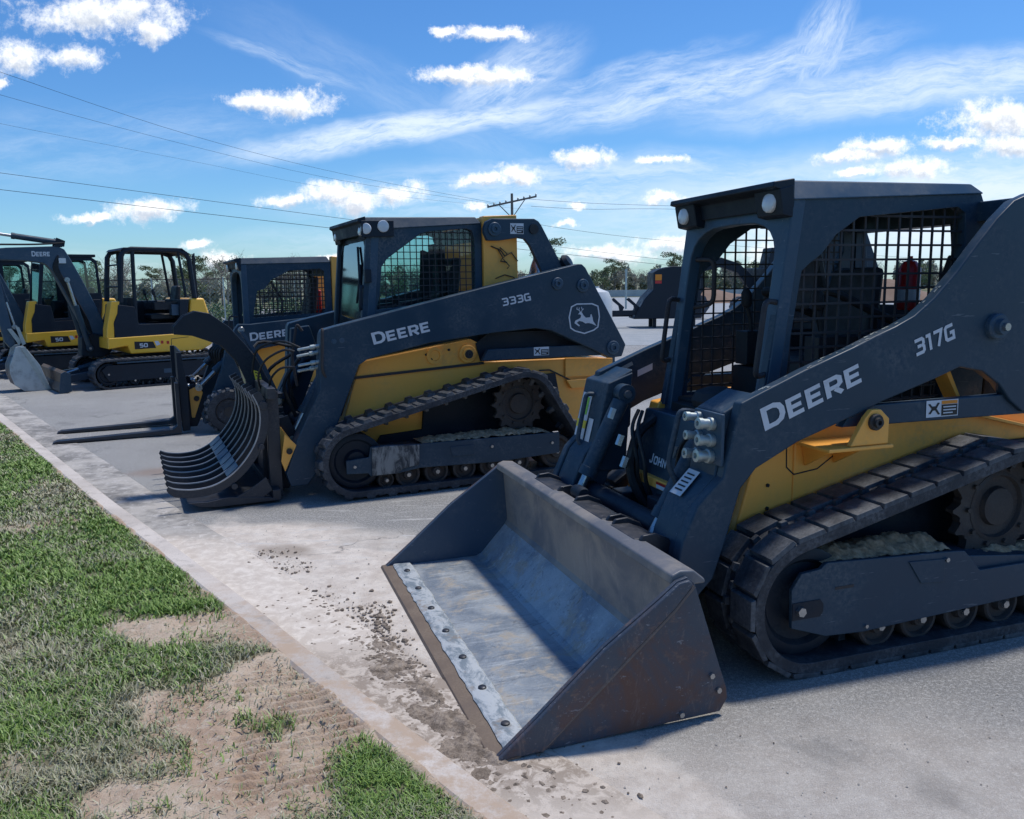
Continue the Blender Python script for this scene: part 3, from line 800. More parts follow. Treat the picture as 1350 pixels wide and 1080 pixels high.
# ================================================================== open-cab loader with the wide bucket
O1, A1 = (-0.0784, 2.5111, 0), R(18.8)
def loader_a():
    root = empty('track_loader', O1, A1, 'nearest track loader, open cab and wide worn bucket, marked 317G', 'loader')
    W = 1.90
    S = dict(W=W, ty=.12, tw=.32, pitch=.14,
             circles=[(1.36, .295, .295), (2.42, .555, .295), (2.98, .22, .22)],
             frame=[(1.266, .362), (1.31, .425), (1.40, .433), (1.425, .455), (2.08, .425), (2.13, .42), (2.22, .325), (2.9, .325), (2.9, .19), (1.62, .14), (1.436, .15), (1.272, .206)],
             frame_in=[(1.45, .42), (2.05, .40), (2.9, .31), (2.9, .20), (1.6, .17), (1.45, .18)],
             sprocket=(2.42, .555, .25), idler=(1.36, .285, .222),
             rollers=[(1.717, .145, .095), (1.932, .145, .095), (2.164, .145, .095), (2.39, .145, .095), (2.62, .145, .095)],
             dirt_top=[(1.43, .452), (2.06, .425), (2.2, .33), (2.75, .33)])
    def fx(f, y0):
        k = MB()
        y = y0 + .025
        k.ribbon([(1.47, .345), (1.56, .345)], .012, y - .002)
        k.build('slot_mark', M['grille'], f)
        b = MB().bolt((1.305, y, .275), (0, -1, 0), .021, .02).bolt((2.03, y, .395), (0, -1, 0), .011, .012)
        b.bolt((1.63, y, .165), (0, -1, 0), .009, .01)
        b.build('frame_bolt', M['steel'], f)
        MB().prism([(1.27, .24), (1.40, .24), (1.415, .26), (1.415, .29), (1.40, .31), (1.27, .31)], y - .004, y - .0005).build('adjuster_slot', M['black'], f)
        MB().prism([(1.83, .41), (2.02, .40), (2.02, .30), (1.90, .31)], y - .006, y - .0005).build('cover_plate', M['blue'], f, bev=.002)
    S['frame_extra'] = fx
    undercarriage(root, S); undercarriage(root, S, True)
    # lower body between the tracks
    body = [(1.19, .42), (1.30, .80), (1.34, .94), (1.81, .985), (2.9, .95), (3.05, .9), (3.05, .35), (2.2, .25), (1.25, .27)]
    fr_ = [(1.19, .42), (1.30, .80), (1.34, .94), (1.50, .96), (1.50, .27), (1.25, .27)]
    rr_ = [(1.5005, .96), (1.81, .985), (2.9, .95), (3.05, .9), (3.05, .35), (2.2, .25), (1.5005, .27)]
    b = MB().prism(fr_, .462, .556).prism(fr_, W - .556, W - .462).prism(rr_, .462, W - .462)
    MB().prism([(1.32, .30), (1.38, .50), (1.62, .60), (2.30, .80), (2.95, .80), (3.0, .30)], .44, .4605).build('dark_loop_panel', M['black'], root, bev=.006)  # black panel over the body side inside the track loop
    lb = b.build('lower_body', M['yellow'], root, bev=.01)
    k = MB().ribbon([(1.457, .925), (1.462, .77), (1.50, .735), (1.62, .75), (1.70, .80)], .006, .4605)
    k.build('panel_seam', M['decalblk'], lb)
    MB().bolt((1.37, .461, .70), (0, -1, 0), .009, .006).bolt((1.37, .461, .60), (0, -1, 0), .009, .006).bolt((1.95, .461, .93), (0, -1, 0), .009, .006).build('body_bolt', M['decalblk'], lb)
    MB().hexa([(2.45, .40, .93), (3.0, .40, .80), (3.0, .46, .80), (2.45, .46, .93), (2.45, .40, .945), (3.0, .40, .815), (3.0, .46, .815), (2.45, .46, .945)]).build('rear_fender_lip', M['yellow'], lb, bev=.003)
    # yellow arm-stop bracket on a shelf
    br = MB().prism([(1.60, .885), (1.79, .885), (1.79, .99), (1.745, 1.03), (1.70, 1.03), (1.67, 1.0)], .245, .272)
    br.box(1.49, 1.81, .235, .461, .868, .884)
    br.hexa([(1.55, .455, .77), (1.56, .455, .77), (1.56, .461, .77), (1.55, .461, .77), (1.53, .27, .867), (1.545, .27, .867), (1.545, .461, .867), (1.53, .461, .867)])
    br.hexa([(1.70, .455, .77), (1.71, .455, .77), (1.71, .461, .77), (1.70, .461, .77), (1.69, .27, .867), (1.705, .27, .867), (1.705, .461, .867), (1.69, .461, .867)])
    bb = br.build('arm_stop_bracket', M['yellow'], root, bev=.005)
    pb = MB(); pin_boss(pb, 1.715, .98, .245, .034); pb.build('bracket_pin', M['sprocket'], bb)
    # front chassis tower, blue
    ft = MB().prism([(1.20, .26), (1.30, .26), (1.46, .90), (1.26, .92), (1.18, .60)], .56, W - .56)
    fo = ft.build('front_tower', M['blue'], root, bev=.012)
    for bb_ in ((1.10, 1.21, .745, 1.02, .28, .55), (1.04, 1.19, .60, .74, .20, .56), (1.06, 1.19, 1.20, 1.32, .22, .52)): MB().box(*bb_).build('front_valve_block', M['black'], fo, bev=.01)
    MB().box(1.155, 1.19, .80, 1.28, .575, .62).build('yellow_step', M['yellow'], fo, bev=.004)
    def FM(a, b_, d): return (1.18 + (b_ - .60) * .25 + d, a, b_)
    letters('JOHN', (1.16, .675), (1.0, .675), (1.16, .722), -.012, M['white'], fo, FM, .2, True)
    MB().poly([(1.02, .58), (.86, .58), (.86, .61), (1.02, .61)], 1.152, YZ).build('decal', M['white'], fo)
    MB().poly([(1.02, .60), (.90, .60), (.90, .612), (1.02, .612)], 1.1505, YZ).build('decal_strip', M['red'], fo)
    # arms
    arm = [(1.105, 1.088), (1.389, 1.200), (1.625, 1.283), (1.739, 1.328), (1.83, 1.360), (1.925, 1.402), (2.02, 1.471), (2.132, 1.578), (2.236, 1.695), (2.33, 1.795), (2.42, 1.87), (2.50, 1.90), (2.62, 1.93), (2.80, 1.85), (2.92, 1.6), (2.92, 1.05), (2.75, .93), (2.557, .965), (2.482, 1.016), (2.408, 1.094), (2.307, 1.155), (2.184, 1.177), (2.048, 1.132), (1.775, 1.051), (1.685, 1.016), (1.375, .916), (1.183, .824), (1.116, .751), (1.056, .555), (1.0, .40), (.93, .33), (.85, .34), (.829, .426), (.862, .565), (.925, .70), (1.035, .80), (1.06, .90)]
    leg = [(1.06, 1.05), (1.20, 1.12), (1.19, .83), (1.116, .74), (1.056, .555), (.99, .41), (.92, .345), (.855, .35), (.835, .43), (.868, .565), (.93, .70), (1.03, .80)]
    for far in (False, True):
        def yy(a, b_): return (a, b_) if not far else (W - b_, W - a)
        mb = MB().prism(arm, *yy(.28, .335)).prism([(x + .004, z - .004) for x, z in leg], *yy(.3355, .53))
        a_ = mb.build('lift_arm', M['blue'], root, bev=.009)
        tp = MB()
        top = arm[:10]
        for (x0, z0), (x1, z1) in zip(top[:-1], top[1:]):
            pass
        y = .28 if not far else W - .28
        sgn = -1 if not far else 1
        pb = MB(); pin_boss(pb, 2.36, 1.345, y, .055, sgn, .05)
        pb.build('pivot_pin', M['bluelt'], a_)
        if not far:
            MB().cyl((2.36, .23, 1.345), (2.36, .215, 1.345), .016).build('pin_cap', M['steel'], a_)
            letters('DEERE', (1.216, .972), (1.668, 1.142), (1.188, 1.060), .2772, M['white'], a_, XZ, .2, True)
            letters('317G', (1.94, 1.232), (2.14, 1.30), (1.922, 1.30), .2772, M['white'], a_, XZ, .2)
            MB().lathe((2.72, .28, 1.42), (0, -1, 0), [(.16, 0), (.16, .006), (.0001, .006)], 32).build('round_decal', M['decalyel'], a_)
            # quick couplings on the front face of the leg
            q = MB()
            q.prism([(.30, .84), (.50, .84), (.50, 1.045), (.30, 1.045)], 1.035, 1.05, YZ)
            q.build('coupling_plate', M['bluelt'], a_, bev=.004)
            q = MB()
            for yv, zv, r in ((.36, 1.0, .022), (.455, 1.015, .018), (.36, .935, .022), (.45, .94, .018), (.37, .87, .024), (.455, .865, .020)):
                q.lathe((1.035, yv, zv), (-1, 0, .1), [(r * 1.2, 0), (r * 1.2, .02), (r * .9, .024), (r * .9, .05), (r * 1.05, .052), (r * 1.05, .07), (r * .5, .072), (r * .4, .06), (.0001, .06)], 14)
            q.build('hydraulic_coupling', M['fitting'], a_, ang=35)
            def LM(a, b_, d): return (.93 + (b_ - .70) * 1.0 + d, a, b_)
            MB().poly([(.505, .705), (.42, .705), (.42, .795), (.505, .795)], -.006, LM).build('label_plate', M['white'], a_)
            t = MB()
            for i in range(5): t.ribbon([(.49, .78 - i * .014), (.435, .78 - i * .014)], .005, -.0085, LM)
            t.build('label_text', M['interior'], a_)
            handle(a_, [(1.06, .545, 1.02), (1.0, .555, 1.03), (.95, .56, .80), (.99, .545, .72)], .012, 'hose_guard', 'blue')
            # worn top edge
            sc = MB()
            for _ in range(26):
                t_ = random.uniform(0, 6.5); i = int(t_); f = t_ - i
                (x0, z0), (x1, z1) = top[i], top[i + 1]
                x = x0 + (x1 - x0) * f; z = z0 + (z1 - z0) * f; dx = x1 - x0; dz = z1 - z0; l_ = math.hypot(dx, dz); dx /= l_; dz /= l_
                ln = random.uniform(.01, .035); yv = random.uniform(.285, .318); w_ = random.uniform(.004, .010)
                nx, nz = -dz * .0015, dx * .0015
                sc.add([(x + nx, yv, z + nz), (x + nx + dx * ln, yv + random.uniform(-.004, .004), z + nz + dz * ln), (x + nx + dx * ln * .8, yv + w_, z + nz + dz * ln * .8), (x + nx + dx * .004, yv + w_, z + nz + dz * .004)], [(0, 1, 2, 3)])
            sc.build('paint_chips', M['fitting'], a_)
        else:
            yb = W - .405
            # inner face decals on the far tower front
            def LM(a, b_, d): return (.93 + (b_ - .66) * .60 + d, a, b_)
            d0 = -.075
            o = MB().box(.98, 1.16, W - .53, W - .27, .66, 1.05)
            o = MB().prism([(.95, .60), (1.16, .60), (1.20, 1.10), (1.06, 1.05)], W - .54, W - .265)
            fl = o.build('front_leg_cover', M['blue'], a_, bev=.008)
            def CM(a, b_, d): return (.95 + (b_ - .60) * .2444 + d, a, b_)
            p = MB().poly([(W - .285, .66), (W - .40, .66), (W - .40, .98), (W - .285, .98)], -.004, CM); p.build('decal', M['white'], fl)
            MB().poly([(W - .285, .80), (W - .40, .80), (W - .40, .84), (W - .285, .84)], -.0055, CM).build('decal_band', M['decalyel'], fl)
            MB().poly([(W - .30, .87), (W - .38, .87), (W - .38, .96), (W - .30, .96)], -.0055, CM).build('decal_pictogram', M['decalgrn'], fl)
            MB().poly([(W - .42, .66), (W - .475, .66), (W - .475, .86), (W - .42, .86)], -.004, CM).build('decal', M['white'], fl)
            handle(fl, [(1.05, W - .41, .98), (1.0, W - .405, .985), (.95, W - .40, .74), (.99, W - .42, .70)], .012, 'hose_guard', 'blue')
            MB().ribbon([(1.22, 1.09), (1.30, 1.125)], .02, W - .337).build('edge_wear', M['fitting'], a_)
            MB().poly([(1.33, 1.05), (1.42, 1.085), (1.42, 1.12), (1.33, 1.085)], W - .337).build('small_label', M['white'], a_)
    # cross members between the arms
    MB().cyl((.97, .53, .50), (.97, W - .53, .50), .055, n=24).build('torque_tube', M['black'], root)
    MB().prism([(2.50, 1.80), (2.62, 1.80), (2.62, 1.89), (2.50, 1.89)], .336, W - .336).build('arm_cross_beam', M['blue'], root, bev=.008)
    # lower links seen through the arch of the arm
    lk = MB().prism([(1.60, .955), (1.66, 1.04), (2.60, 1.045), (2.66, .95)], .30, .345)
    l = lk.build('lower_link', M['blue'], root, bev=.006)
    warning_decal(l, (2.032, .968), (2.206, .968), (2.030, 1.040), .2975)
    MB().prism([(1.60, .955), (1.66, 1.04), (2.60, 1.045), (2.66, .95)], W - .345, W - .30).build('lower_link', M['blue'], root, bev=.006)
    # engine side screen under the arch and rear hood
    hood = MB().prism([(2.63, .95), (2.66, 1.20), (2.72, 1.28), (3.05, 1.22), (3.1, .95)], .60, W - .60)
    hood.build('engine_hood', M['black'], root, bev=.012)
    sidebase = MB().prism([(1.42, .93), (2.90, .95), (2.90, 1.22), (2.62, 1.22), (2.61, .965), (1.46, .965)], .535, W - .535)
    sidebase.build('cab_base', M['interior'], root, bev=.006)
    g = [(1.75, .99), (2.30, 1.0), (2.30, 1.16), (1.78, 1.12)]
    guard(root, g, .515, .008, .055, .007)
    MB().prism([(2.33, 1.02), (2.36, 1.0), (2.27, 1.16), (2.25, 1.15)], .42, .50).build('hood_edge', M['yellow'], root)
    # cab
    C = dict(cy=(.535, 1.365),
             side=[(1.355, .93), (1.40, 1.16), (1.52, 1.885), (2.515, 1.93), (2.575, 1.81), (2.62, 1.55), (2.60, .96)],
             hole=[(1.49, .985), (1.515, 1.30), (1.56, 1.587), (1.60, 1.62), (1.66, 1.66), (1.73, 1.74), (1.85, 1.815), (2.385, 1.865), (2.43, 1.84), (2.44, 1.70), (2.36, 1.50), (2.36, 1.0)],
             hoop_z=(.60, 1.885), front_x=lambda z: 1.40 + (z - 1.0) * .135, rear_x=2.555, rear_z=(.98, 1.88), post=.075,
             rear_hole=[(.70, 1.42), (1.26, 1.42), (1.315, 1.50), (1.315, 1.80), (1.26, 1.872), (.78, 1.875), (.70, 1.81), (.66, 1.50)],
             roof_x=(1.50, 2.525), roof_z=(1.878, 1.925), roof_t=.085, rt2=.55, visor=.10, roof_lit=True)
    cab = make_cab(root, C)
    guard(cab, C['hole'], .552, .007, .062, .0095, mat='grille', off=.004)
    guard(cab, C['hole'], 1.335, .007, .062, .0075, mat='grille', off=.004)
    # interior
    inn = MB().box(1.42, 2.5, .60, 1.31, .93, .975).box(1.75, 2.5, .60, 1.31, .976, 1.12)
    inn.build('cab_floor_pan', M['interior'], cab, bev=.01)
    seat(cab, 1.92, .93, 1.10, .82)
    for yv in (.68, 1.22):
        jo = MB()
        jo.box(1.74, 2.15, yv - .05, yv + .05, 1.13, 1.30)
        jo.tube([(1.80, yv, 1.28), (1.79, yv, 1.36), (1.77, yv, 1.42)], .012)
        jo.lathe((1.77, yv, 1.42), (-.1, 0, 1), [(.018, 0), (.028, .02), (.026, .07), (.012, .095), (.0001, .1)], 14)
        jo.build('joystick_console', M['interior'], cab, bev=.006)
    handle(cab, [(2.25, .70, 1.34), (1.86, .70, 1.50), (1.84, 1.20, 1.50), (2.25, 1.20, 1.34)], .02, 'lap_bar', 'interior')
    MB().lathe((1.46, 1.0, .96), (0, 0, 1), [(.11, 0), (.12, .03), (.10, .07), (.05, .09), (.0001, .095)], 20).box(1.36, 1.60, .75, 1.25, .90, .955).build('foot_pedal', M['interior'], cab, bev=.004)
    # restraint pad visible at the near post
    MB().prism([(1.56, 1.42), (1.66, 1.42), (1.72, 1.66), (1.66, 1.72), (1.57, 1.70)], .60, .66).build('head_pad', M['seat'], cab, bev=.015)
    # dark side pads of the seat frame seen through the guard
    MB().tube([(2.16, 1.16, 1.86), (2.10, 1.16, 1.72), (2.16, 1.16, 1.50), (2.22, 1.16, 1.30)], .045, 10).build('seat_frame', M['interior'], cab)
    MB().prism([(2.36, 1.20), (2.52, 1.20), (2.52, 1.56), (2.44, 1.66), (2.38, 1.50)], .585, .63).build('rear_trim_pad', M['interior'], cab, bev=.01)
    # grab handles on both front posts
    f = C['front_x']
    for yv, o_ in ((.552, -.06), (1.348, -.06)):
        z0, z1 = 1.16, 1.46
        handle(cab, [(f(z1) - .01, yv, z1), (f(z1) - .08, yv - .02, z1 + .01), (f(z0) - .08, yv - .02, z0 - .01), (f(z0) - .01, yv, z0)], .012)
    handle(cab, [(1.50, 1.31, 1.66), (1.56, 1.20, 1.66), (1.56, 1.20, 1.44), (1.50, 1.31, 1.42)], .012)
    # red extinguisher behind the seat
    ex = MB().lathe((2.44, .85, 1.40), (0, 0, 1), [(.045, 0), (.052, .01), (.052, .20), (.03, .235), (.012, .24), (.012, .26), (.0001, .26)], 18).build('fire_extinguisher', M['red'], cab)
    MB().lathe((2.44, .85, 1.44), (0, 0, 1), [(.0535, 0), (.0535, .06)], 18).build('extinguisher_label', M['white'], ex)
    # aerial on the roof
    MB().tube([(2.05, 1.0, 1.985), (2.05, 1.0, 2.0), (2.09, 1.0, 2.005), (2.16, 1.0, 2.02)], .006).build('roof_bracket', M['black'], cab)
    # tilt cylinders and the lift cylinder behind the arm
    cylinder_ram(root, (1.15, .578, .96), (.83, .578, .40), .040, .68, 'tilt_cylinder')
    cylinder_ram(root, (1.13, W - .58, 1.0), (.83, W - .58, .42), .042, .68, 'tilt_cylinder')
    # hoses
    h = HoseSet()
    for k_, (ya, yb) in enumerate(((.66, .70), (.70, .78), (1.26, 1.16), (1.22, 1.08))):
        h.tube([(1.18, ya, .92), (1.12, (ya + yb) / 2, .84), (1.12, yb, .70), (1.13, yb, .60), (1.17, yb, .50)], .010)
    h.tube([(1.25, 1.22, .88), (1.14, 1.20, .80), (1.10, 1.18, .62), (1.16, 1.12, .45)], .024)
    h.build_all(root)
    hf = MB()
    for yv, zv in ((.70, .80), (1.21, .76), (1.30, .88), (1.16, .66)):
        hf.cyl((1.045, yv, zv), (1.065, yv, zv + .05), .019, n=6)
    hf.build('hose_fitting', M['steel'], root)
    # coupler plate behind the bucket
    cp = MB().box(.80, .86, .60, W - .60, .10, .16).box(.76, .82, .60, W - .60, .43, .50)
    for yv in (.58, .74, 1.24, 1.40): cp.prism([(.78, .08), (.90, .10), (.92, .40), (.84, .50), (.76, .46)], yv, yv + .025)
    cpo = cp.build('coupler_plate', M['black'], root, bev=.006)
    MB().prism([(.70, .50), (.80, .50), (.86, .45), (.80, .42), (.72, .46)], .70, .82).build('coupler_latch', M['yellow'], cpo, bev=.006)
    W = 2.01
    # ---------------- bucket
    side = [(0, .002), (.16, .0), (.86, .015), (.89, .06), (.885, .10), (.745, .515), (.715, .54), (.675, .53), (.60, .475), (.395, .335), (.15, .125)]
    inner = [(.02, .012), (.53, .016), (.56, .028), (.705, .185), (.72, .21), (.72, .24), (.70, .515)]
    bk = MB()
    L = inner; n = len(L)
    vs = [];
    for y in (.02, W - .02):
        for (x, z) in L: vs.append((x, y, z))
        for i, (x, z) in enumerate(L):
            a = L[max(i - 1, 0)]; b_ = L[min(i + 1, n - 1)]; t = Vector((b_[0] - a[0], b_[1] - a[1])).normalized()
            vs.append((x + t.y * .012, y, z - t.x * .010))
    fs = []
    for i in range(n - 1): fs += [(i, i + 1, 2 * n + i + 1, 2 * n + i), (n + i, n + i + 1, 3 * n + i + 1, 3 * n + i)]
    # floor, then back, each its own part
    def strip(i0, i1, name, mat):
        s_ = MB()
        for i in range(i0, i1):
            q = [vs[i], vs[i + 1], vs[2 * n + i + 1], vs[2 * n + i], vs[n + i], vs[n + i + 1], vs[3 * n + i + 1], vs[3 * n + i]]
            s_.hexa([q[0], q[1], q[2], q[3], q[4], q[5], q[6], q[7]])
        return s_
    fl = MB()
    prof = L; outp = [(x, z) for x, _, z in vs[n:2 * n]]
    fl.prism(prof[:2] + outp[:2][::-1], .02, W - .02)
    bko = fl.build('bucket', M['bucket'], root)
    bw = MB().prism(prof[1:4] + outp[1:4][::-1], .02, W - .02)
    bw.build('lower_back', M['bucket'], bko, ang=22)
    bw = MB().prism(prof[3:] + outp[3:][::-1], .02, W - .02)
    bw.build('back_wall', M['bucketback'], bko, ang=30)
    sp_ = MB().prism(side, -.0, .018); sp_.build('side_plate', M['rust'], bko, bev=.004)
    sp_ = MB().prism(side, W - .018, W); sp_.build('side_plate', M['bucketdark'], bko, bev=.004)
    for ya, yb in ((-.020, -.001), (W + .001, W + .02)):
        MB().prism([(.0, .004), (.17, .012), (.46, .27), (.66, .44), (.73, .515), (.715, .535), (.675, .528), (.60, .473), (.395, .333), (.15, .125)], ya, yb).build('side_stiffener', M['rust'], bko, bev=.006)
    MB().tube([(.165, -.012, .012), (.46, -.012, .263), (.66, -.012, .432), (.735, -.012, .51)], .0075, 8).build('weld_bead', M['rustlt'], bko)
    tl = MB().prism([(.66, .512), (.70, .50), (.74, .50), (.80, .50), (.80, .515), (.755, .552), (.70, .558), (.665, .545)], .019, W - .019)
    tl.build('top_lip', M['bucketback'], bko, bev=.008)
    for ya, yb in ((.40, .62), (.70, 1.02), (1.25, 1.52)):
        t = MB().prism([(.715, .559), (.80, .556), (.865, .53), (.875, .47), (.86, .465), (.80, .512), (.715, .545)], ya, yb)
        for yv in (ya - .02, yb + .001): t.prism([(.73, .556), (.745, .575), (.80, .578), (.86, .55), (.89, .50), (.89, .42), (.80, .45)], yv, yv + .018)
        t.build('mounting_plate', M['rake'], bko, bev=.006)
    MB().lathe((.80, 1.12, .565), (0, 1, 0), [(.03, -.05), (.035, -.03), (.035, .03), (.03, .05)], 14).build('latch_roller', M['black'], bko)
    MB().prism([(-.014, .0), (-.006, .012), (.07, .020), (.09, .018), (.09, .0)], -.02, W + .02).build('cutting_edge', M['edgebr'], bko, bev=.002)
    ys_ = [.022 + (W - .044) * i / 60 for i in range(61)]
    vs_ = []
    for i, yv in enumerate(ys_):
        e0 = .048 + .002 * math.sin(i * 1.7) + random.uniform(-.003, .003); e1 = .150 + .002 * math.sin(i * .6) + random.uniform(-.003, .003)
        vs_ += [(e0, yv, .0215), (e0 + .008, yv, .026), (e1 - .008, yv, .026), (e1, yv, .018)]
    we = MB().add(vs_, [(i * 4 + j, i * 4 + j + 1, i * 4 + j + 5, i * 4 + j + 4) for i in range(60) for j in range(3)])
    w_ = we.build('wear_strip', M['wear'], bko)
    b_ = MB()
    for i in range(7): MB().lathe((.10, .17 + i * .28, .025), (0, 0, 1), [(.017, 0), (.016, .006), (.011, .009), (.0001, .009)], 12).build('edge_bolt', M['rake'], w_)
    for x, z in ((.82, .16), (.85, .10), (.70, .035), (.06, .03)): MB().bolt((x, -.001, z), (0, -1, 0), .011, .010).build('plate_bolt', M['steel'], bko)
    return root
loader_a()

# ================================================================== cabbed loader with the root grapple
O2, A2 = (-1.1967, 5.8542, 0), R(24.7)
def loader_b():
    root = empty('track_loader', O2, A2, 'middle track loader with glazed cab, leaping deer emblem and root grapple, marked 333G', 'loader')
    W = 2.0
    S = dict(W=W, ty=0, tw=.36, pitch=.17, lug=.024, style='bar',
             circles=[(.085, .285, .285), (1.45, .60, .295), (1.785, .22, .22)],
             frame=[(.0, .30), (.17, .31), (.185, .385), (.29, .39), (.56, .374), (1.75, .36), (1.75, .19), (1.2, .17), (.56, .19), (.38, .165), (.18, .165), (.16, .19), (0, .20)],
             frame_in=[(.2, .35), (1.7, .34), (1.7, .2), (.2, .2)],
             sprocket=(1.45, .60, .235), idler=(.085, .28, .205),
             rollers=[(.30, .12, .06), (.471, .145, .095), (.70, .145, .095), (.928, .145, .095), (1.154, .145, .095), (1.39, .145, .095), (1.735, .20, .14)],
             dirt_top=[(.60, .374), (1.70, .362)])
    def fx(f, y0):
        y = y0 + .025
        MB().prism([(.185, .17), (.38, .17), (.42, .20), (.55, .22), (.555, .372), (.30, .385), (.19, .38)], y - .012, y - .0005).build('scuffed_cover', M['scuff'], f, bev=.004)
        MB().prism([(.80, .33), (1.0, .33), (1.0, .25), (.82, .25)], y - .006, y - .0005).build('access_cover', M['blue'], f, bev=.003)
        b = MB()
        for x, z in ((.06, .25), (1.15, .30), (1.68, .28)): b.bolt((x, y, z), (0, -1, 0), .013, .012)
        b.build('frame_bolt', M['steel'], f)
    S['frame_extra'] = fx
    undercarriage(root, S); undercarriage(root, S, True)
    # dark recess wall between track and body
    body = [(.04, .40), (.20, .90), (.235, .985), (.60, 1.04), (1.14, 1.12), (1.20, 1.09), (1.24, 1.03), (1.25, .93), (2.04, .92), (2.44, .90), (2.44, .66), (2.36, .62), (2.30, .30), (.1, .28)]
    lb = MB().prism(body, .40, W - .40).build('lower_body', M['yellow'], root, bev=.012)
    MB().prism([(.17, .87), (1.25, .93), (1.25, .91), (.165, .85)], .385, .3995).build('body_rail', M['sprocket'], lb)
    MB().prism([(.30, .30), (.36, .40), (.70, .42), (.72, .62), (1.25, .80), (1.9, .80), (2.0, .30)], .37, .3995).build('dark_loop_panel', M['black'], lb, bev=.006)  # black panel covering the yellow body inside the track loop
    MB().prism([(2.05, .66), (2.47, .66), (2.47, .735), (2.0, .735)], .36, .3995).build('rear_step', M['yellow'], lb, bev=.006)
    MB().prism([(2.0, .92), (2.47, .90), (2.47, .75), (2.0, .76)], .38, .3995).build('rear_panel', M['yellow'], lb, bev=.004)
    MB().prism([(2.475, .62), (2.52, .62), (2.52, .95), (2.475, .95)], .42, .50).build('rear_post', M['bluelt'], lb, bev=.004)
    k = MB(); k.ribbon([(1.75, .83), (1.85, .83), (2.05, .73), (2.28, .64)], .012, .384); k.build('rear_cable', M['hose'], lb)
    s_ = MB()
    s_.lathe((.83, .3995, 1.00), (0, -1, 0), [(.07, 0), (.07, .012), (.045, .014), (.04, .004), (.0001, .004)], 24)
    s_.build('slot_boss', M['yellow'], lb)
    b_ = MB(); pin_boss(b_, 1.11, 1.0, .3995, .075, -1, .04); b_.build('lift_pin_boss', M['yellow'], lb)
    b_ = MB(); pin_boss(b_, 1.11, 1.0, .365, .035, -1, .02); b_.build('lift_pin', M['sprocket'], lb)
    b_ = MB()
    for x, z in ((.76, 1.01), (.80, .97), (.95, 1.04), (2.36, .60), (2.34, .50), (2.33, .40)): b_.cyl((x, .3995, z), (x, .39, z), .01, n=10)
    b_.build('body_bolt', M['decalblk'], lb)
    # rear yellow tower
    tw = MB().prism([(1.30, .95), (1.30, 2.10), (1.60, 2.115), (1.615, .95)], .47, .56).prism([(1.30, .95), (1.30, 2.10), (1.60, 2.115), (1.615, .95)], W - .56, W - .47)
    tw.prism([(1.31, 2.04), (1.31, 2.095), (1.59, 2.105), (1.59, 2.05)], .561, W - .561)
    t_ = tw.build('rear_tower', M['yellow'], root, bev=.008)
    k = MB().tube([(1.40, .465, 1.60), (1.48, .463, 1.63), (1.56, .463, 1.61), (1.60, .463, 1.57)], .004).tube([(1.36, .46, 1.86), (1.44, .455, 1.83), (1.48, .45, 1.78), (1.54, .455, 1.81), (1.60, .46, 1.74)], .005)
    k.tube([(1.42, .46, 1.84), (1.46, .45, 1.77), (1.44, .45, 1.74), (1.50, .455, 1.73)], .005).tube([(1.44, .46, 1.85), (1.50, .45, 1.80), (1.46, .45, 1.76), (1.52, .45, 1.70), (1.50, .455, 1.68)], .004)
    k.build('tower_wiring', M['hose'], t_)
    # engine hood behind the cab
    MB().prism([(1.62, .95), (1.62, 1.50), (2.1, 1.45), (2.40, 1.25), (2.42, .95)], .48, W - .48).build('engine_hood', M['black'], root, bev=.02)
    mf = MB().lathe((2.05, 1.0, 1.44), (0, 0, 1), [(.075, 0), (.08, .02), (.08, .2), (.06, .28), (.04, .33), (.035, .42), (.0001, .42)], 20).build('exhaust_stack', M['steel'], root)
    MB().tube([(1.95, .9, 1.46), (1.94, .9, 1.62), (2.0, .9, 1.64)], .015).build('hood_rail', M['black'], root)
    # arms
    arm = [(-.094, 1.21), (-.078, 1.242), (.02, 1.266), (1.169, 1.522), (2.05, 1.71), (2.09, 1.71), (2.125, 1.68), (2.477, 1.101), (2.523, 1.024), (2.485, .924), (2.375, .916), (1.931, 1.112), (1.80, 1.17), (1.658, 1.193), (1.289, 1.17), (.741, 1.111), (.249, 1.01), (.18, .969), (-.007, .516), (-.08, .30), (-.24, .10), (-.36, .10), (-.39, .20), (-.30, .45), (-.12, .80)]
    for far in (False, True):
        def yy(a, b_): return (a, b_) if not far else (W - b_, W - a)
        a_ = MB().prism(arm, *yy(.25, .37)).prism([(-.08, 1.20), (.08, 1.22), (.16, .96), (-.02, .51), (-.095, .30), (-.245, .11), (-.35, .11), (-.38, .20), (-.29, .45), (-.11, .80)], *yy(.3705, .46)).build('lift_arm', M['blue'], root, bev=.009)
        y = .25 if not far else W - .25; sg = -1 if not far else 1
        for x, z, r in ((1.856, 1.552, .05), (2.094, 1.533, .055), (2.389, 1.004, .06)):
            b_ = MB(); pin_boss(b_, x, z, y, r, sg, .03); b_.build('pivot_pin', M['bluelt'], a_)
        # upper link from the tower to the arm
        link = [(1.30, 1.90), (1.27, 1.96), (1.27, 2.0), (1.29, 2.05), (1.34, 2.075), (1.40, 2.075), (1.72, 2.08), (1.76, 2.06), (1.785, 2.03), (2.0, 1.66), (2.04, 1.50), (1.85, 1.50), (1.78, 1.66), (1.68, 1.86), (1.63, 1.915), (1.56, 1.925), (1.50, 1.915), (1.40, 1.90)]
        l_ = MB().prism(link, *yy(.385, .43)).build('upper_link', M['blue'], root, bev=.008)
        y2 = .385 if not far else W - .385
        b_ = MB(); pin_boss(b_, 1.36, 1.99, y2, .055, sg, .03); b_.build('pivot_pin', M['bluelt'], l_)
